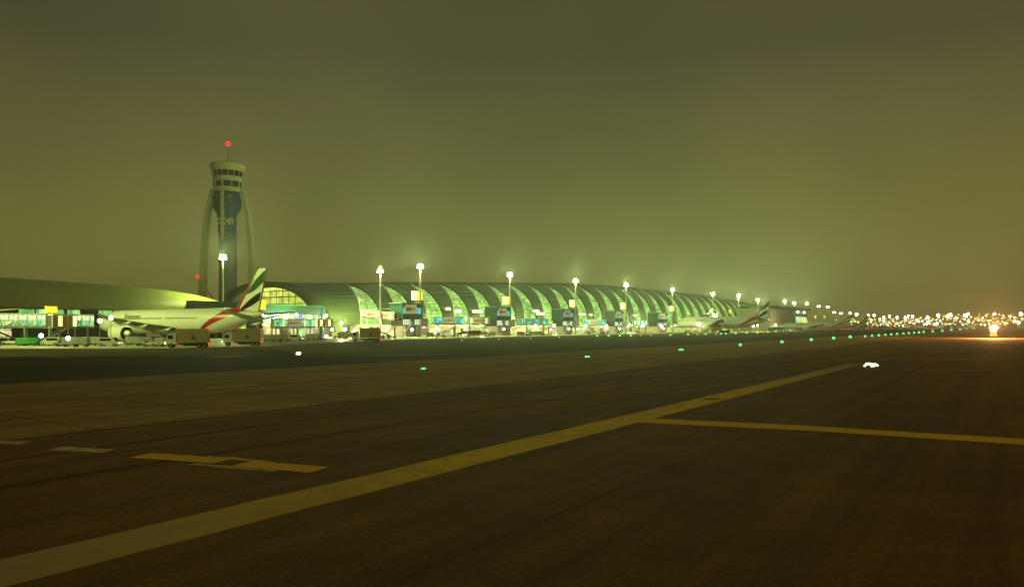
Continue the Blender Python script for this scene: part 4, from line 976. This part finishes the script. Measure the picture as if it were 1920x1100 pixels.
for i, px in enumerate((1531, 1537, 1543.5, 1549, 1557, 1579.5, 1586, 1594.5, 1627, 1748)):
    p = Vector(((px - 960) * 900 / F, 900, 0)); o = rd if i == 0 else copy_tree(rd); o.location = p + Vector((0, 0, 1.5)); o.scale = (6.5, 6.5, 6.5)
    MB().box(-.1, .1, -.1, .1, -.23, 0).build('stake', M['dark'], o)
    tag(o, 'red light low on the dark horizon, %s from the left' % ordinal(i), 'stop bar light', 'red lights before the farthest aircraft')
p = ground(558, 665.5); o = thing('marker_light', 'small orange white light alone on the dark tarmac below the link building', 'marker light', p)
MB().tube([(0, 0, 0), (0, 0, .1)], [.35, .3], 10).build('housing', M['dark'], o); MB().ball((0, 0, .22), .28, 8, 5).build('lens', M['L_warm'], o); MB().ball((.3, 0, .3), .2, 8, 5).build('lens', M['L_white'], o)
p = ground(1632, 689); o = thing('marker_light', 'bright white broken shaped light on the tarmac at right above the yellow line', 'marker light', p)
MB().box(-.85, .85, -.2, .2, 0, .08).build('base_plate', M['dark'], o)
for x, z, r, sx in ((-.62, .22, .16, 1), (-.4, .4, .2, 1), (-.1, .42, .2, 1), (.2, .34, .22, 1), (.55, .34, .22, 1), (.78, .26, .15, 1), (.1, .14, .12, 1), (.35, .12, .13, 1)):
    MB().ball((x, 0, z), r, 8, 5, .8).build('lens', mat('lamp_lens_cream', (.8, .8, .6), .3, emit=(1, 1, .62), es=1.6), o)
    MB().box(x - .03, x + .03, -.03, .03, .05, z).build('stem', M['dark'], o)

# ================================================================== FAR LIGHTS ON THE HORIZON
def make_street(m, r):
    t = thing('street_lamp', '', 'street lamp'); MB().tube([(0, 0, 0), (0, 0, 1)], .012, 5).build('pole', M['steel'], t)
    MB().ball((0, 0, 1), r, 8, 6).build('lamp_head', m, t); return t
big = [(1594, 587), (1606, 589), (1628, 591), (1639, 591), (1657, 595), (1668, 593), (1682, 595), (1697, 595), (1703, 592), (1711, 593), (1739, 594), (1759, 591), (1777, 593), (1782, 590), (1809, 591), (1815, 588), (1740, 604), (1757, 607), (1816, 602), (1865, 588), (1903, 602), (1910, 604), (1914, 588), (1590, 600)]
def far_lamp(px, py, m, rpx, label, group, nm='street_lamp', D=None, src={}):
    D = D or random.uniform(1000, 1500)
    key = m.name
    z = (HOR - py) * D / F + HC
    if key not in src:
        t = thing('street_lamp', '', 'street lamp'); MB().tube([(0, 0, 0), (0, 0, 1)], .25, 5).build('pole', M['steel'], t); MB().ball((0, 0, 1), 1, 8, 6).build('lamp_head', m, t); src[key] = t; o = t
    else: o = copy_tree(src[key])
    r = rpx * D / F
    o.location = ((px - 960) * D / F, D, 0); o.rotation_euler = (0, 0, random.uniform(0, 3))
    for ch in o.children:
        if ch.name.startswith('pole'): ch.scale = (1, 1, z)
        else: ch.scale = (r, r, r * 1.15); ch.location = (0, 0, z - r * 1.15)
    tag(o, label, 'street lamp', group); return o
for i, (px, py) in enumerate(big):
    far_lamp(px, py, M['L_white'], random.uniform(1.7, 2.7), 'large white far lamp on the right horizon, %s from the left' % ordinal(sorted(big).index((px, py))), 'large white lamps on the horizon')
for i in range(270):
    px = 1592 + 328 * (i + random.random()) / 270
    base = 602 if px < 1700 else 600
    py = base + random.uniform(-12 if px > 1760 else -5, 9)
    far_lamp(px, py, random.choice((M['L_warm'], M['L_soft'], M['L_soft'], M['L_yellow'])), random.uniform(.8, 1.8), 'small yellow lamp among the crowded far lights on the right horizon', 'small yellow lamps on the horizon')
for i in range(8):
    px = random.uniform(1600, 1900); far_lamp(px, random.uniform(606, 614), M['L_red'], 1.5, 'small red lamp among the crowded far lights on the right horizon', 'small red lamps on the horizon')
# far low buildings under the lights
for i, px in enumerate(range(1570, 1930, 30)):
    D = 1550 + 40 * (i % 3); wd = 34 * D / F; hh = random.uniform(7, 13)
    t = thing('far_building', 'low far building under the horizon lights, %s from the left' % ordinal(i), 'building', ((px - 960) * D / F, D, 0), 0, 'low buildings on the horizon')
    MB().box(0, wd * .9, 0, 20, 0, hh).build('wall', M['offwhite'], t); MB().box(-.5, wd * .9 + .5, -.5, 20.5, hh, hh + .8).build('roof', M['roofdark'], t)
    for q in range(5): MB().box(wd * (.06 + .17 * q), wd * (.17 + .17 * q), -.3, -.05, hh * .3, hh * .75).build('window', random.choice((G_hall, G_hall, M['dark'])), t)
# vehicle with glaring lights at the far right
p = Vector(((1863 - 960) * 300 / F, 300, 0))
ft = thing('fire_truck', 'distant truck with glaring headlights and orange glow at the far right', 'truck', p, math.atan2(-p.y, -p.x))
c = MB(); c.cbox(0, 0, .8, 6.5, 2.6, 2.7, .2); c.build('body', mat('truck_dark_red', (.10, .012, .01), .5), ft)
MB().box(3.26, 3.34, -1.15, 1.15, 1.9, 3.1).build('windscreen', M['glassdark'], ft); wheels(ft, (-2, 2.1), 1.2, .6)
MB().bar((2.2, 0, 3.5), (2.2, 0, 4.1), .3).build('lamp_mast', M['grey'], ft)
for y, z, r in ((-.5, 4.2, .75), (.5, 4.3, .85), (0, 3.9, .7), (.0, 4.7, .6), (-1.1, 4.1, .35), (1.25, 4.3, .35)): MB().ball((3.2 if z < 4 else 2.4, y, z), r, 10, 7).build('headlight', M['L_white'], ft)
for y in (-.9, .9): MB().ball((3.3, y, 1.4), .14, 8, 6).build('headlight', M['L_orange'], ft)
for y in (-1.1, 1.1): MB().ball((1.2, y, 3.6), .28, 8, 6).build('beacon', M['L_orange'], ft)
lamp_light(ft, (4.5, 0, 4.6), 30000, (1, .45, .14), .4, 'glare_light')
lamp_light(ft, (-2, 0, 6.0), 16000, (1, .42, .12), .4, 'glare_light')

# ================================================================== HAZE
hz = MB(); hz.box(-BIG - 60, BIG + 60, -BIG - 60, BIG + 60, -1.2, 125)
hm = bpy.data.materials.new('haze'); hm.use_nodes = True; n = hm.node_tree.nodes; n.clear()
mo = n.new('ShaderNodeOutputMaterial'); pv = n.new('ShaderNodeVolumePrincipled')
pv.inputs['Color'].default_value = (.95, .95, .88, 1); pv.inputs['Density'].default_value = HAZE; pv.inputs['Anisotropy'].default_value = .7
hm.node_tree.links.new(pv.outputs[0], mo.inputs['Volume'])
ho = hz.build('haze', hm); ho['kind'] = 'stuff'
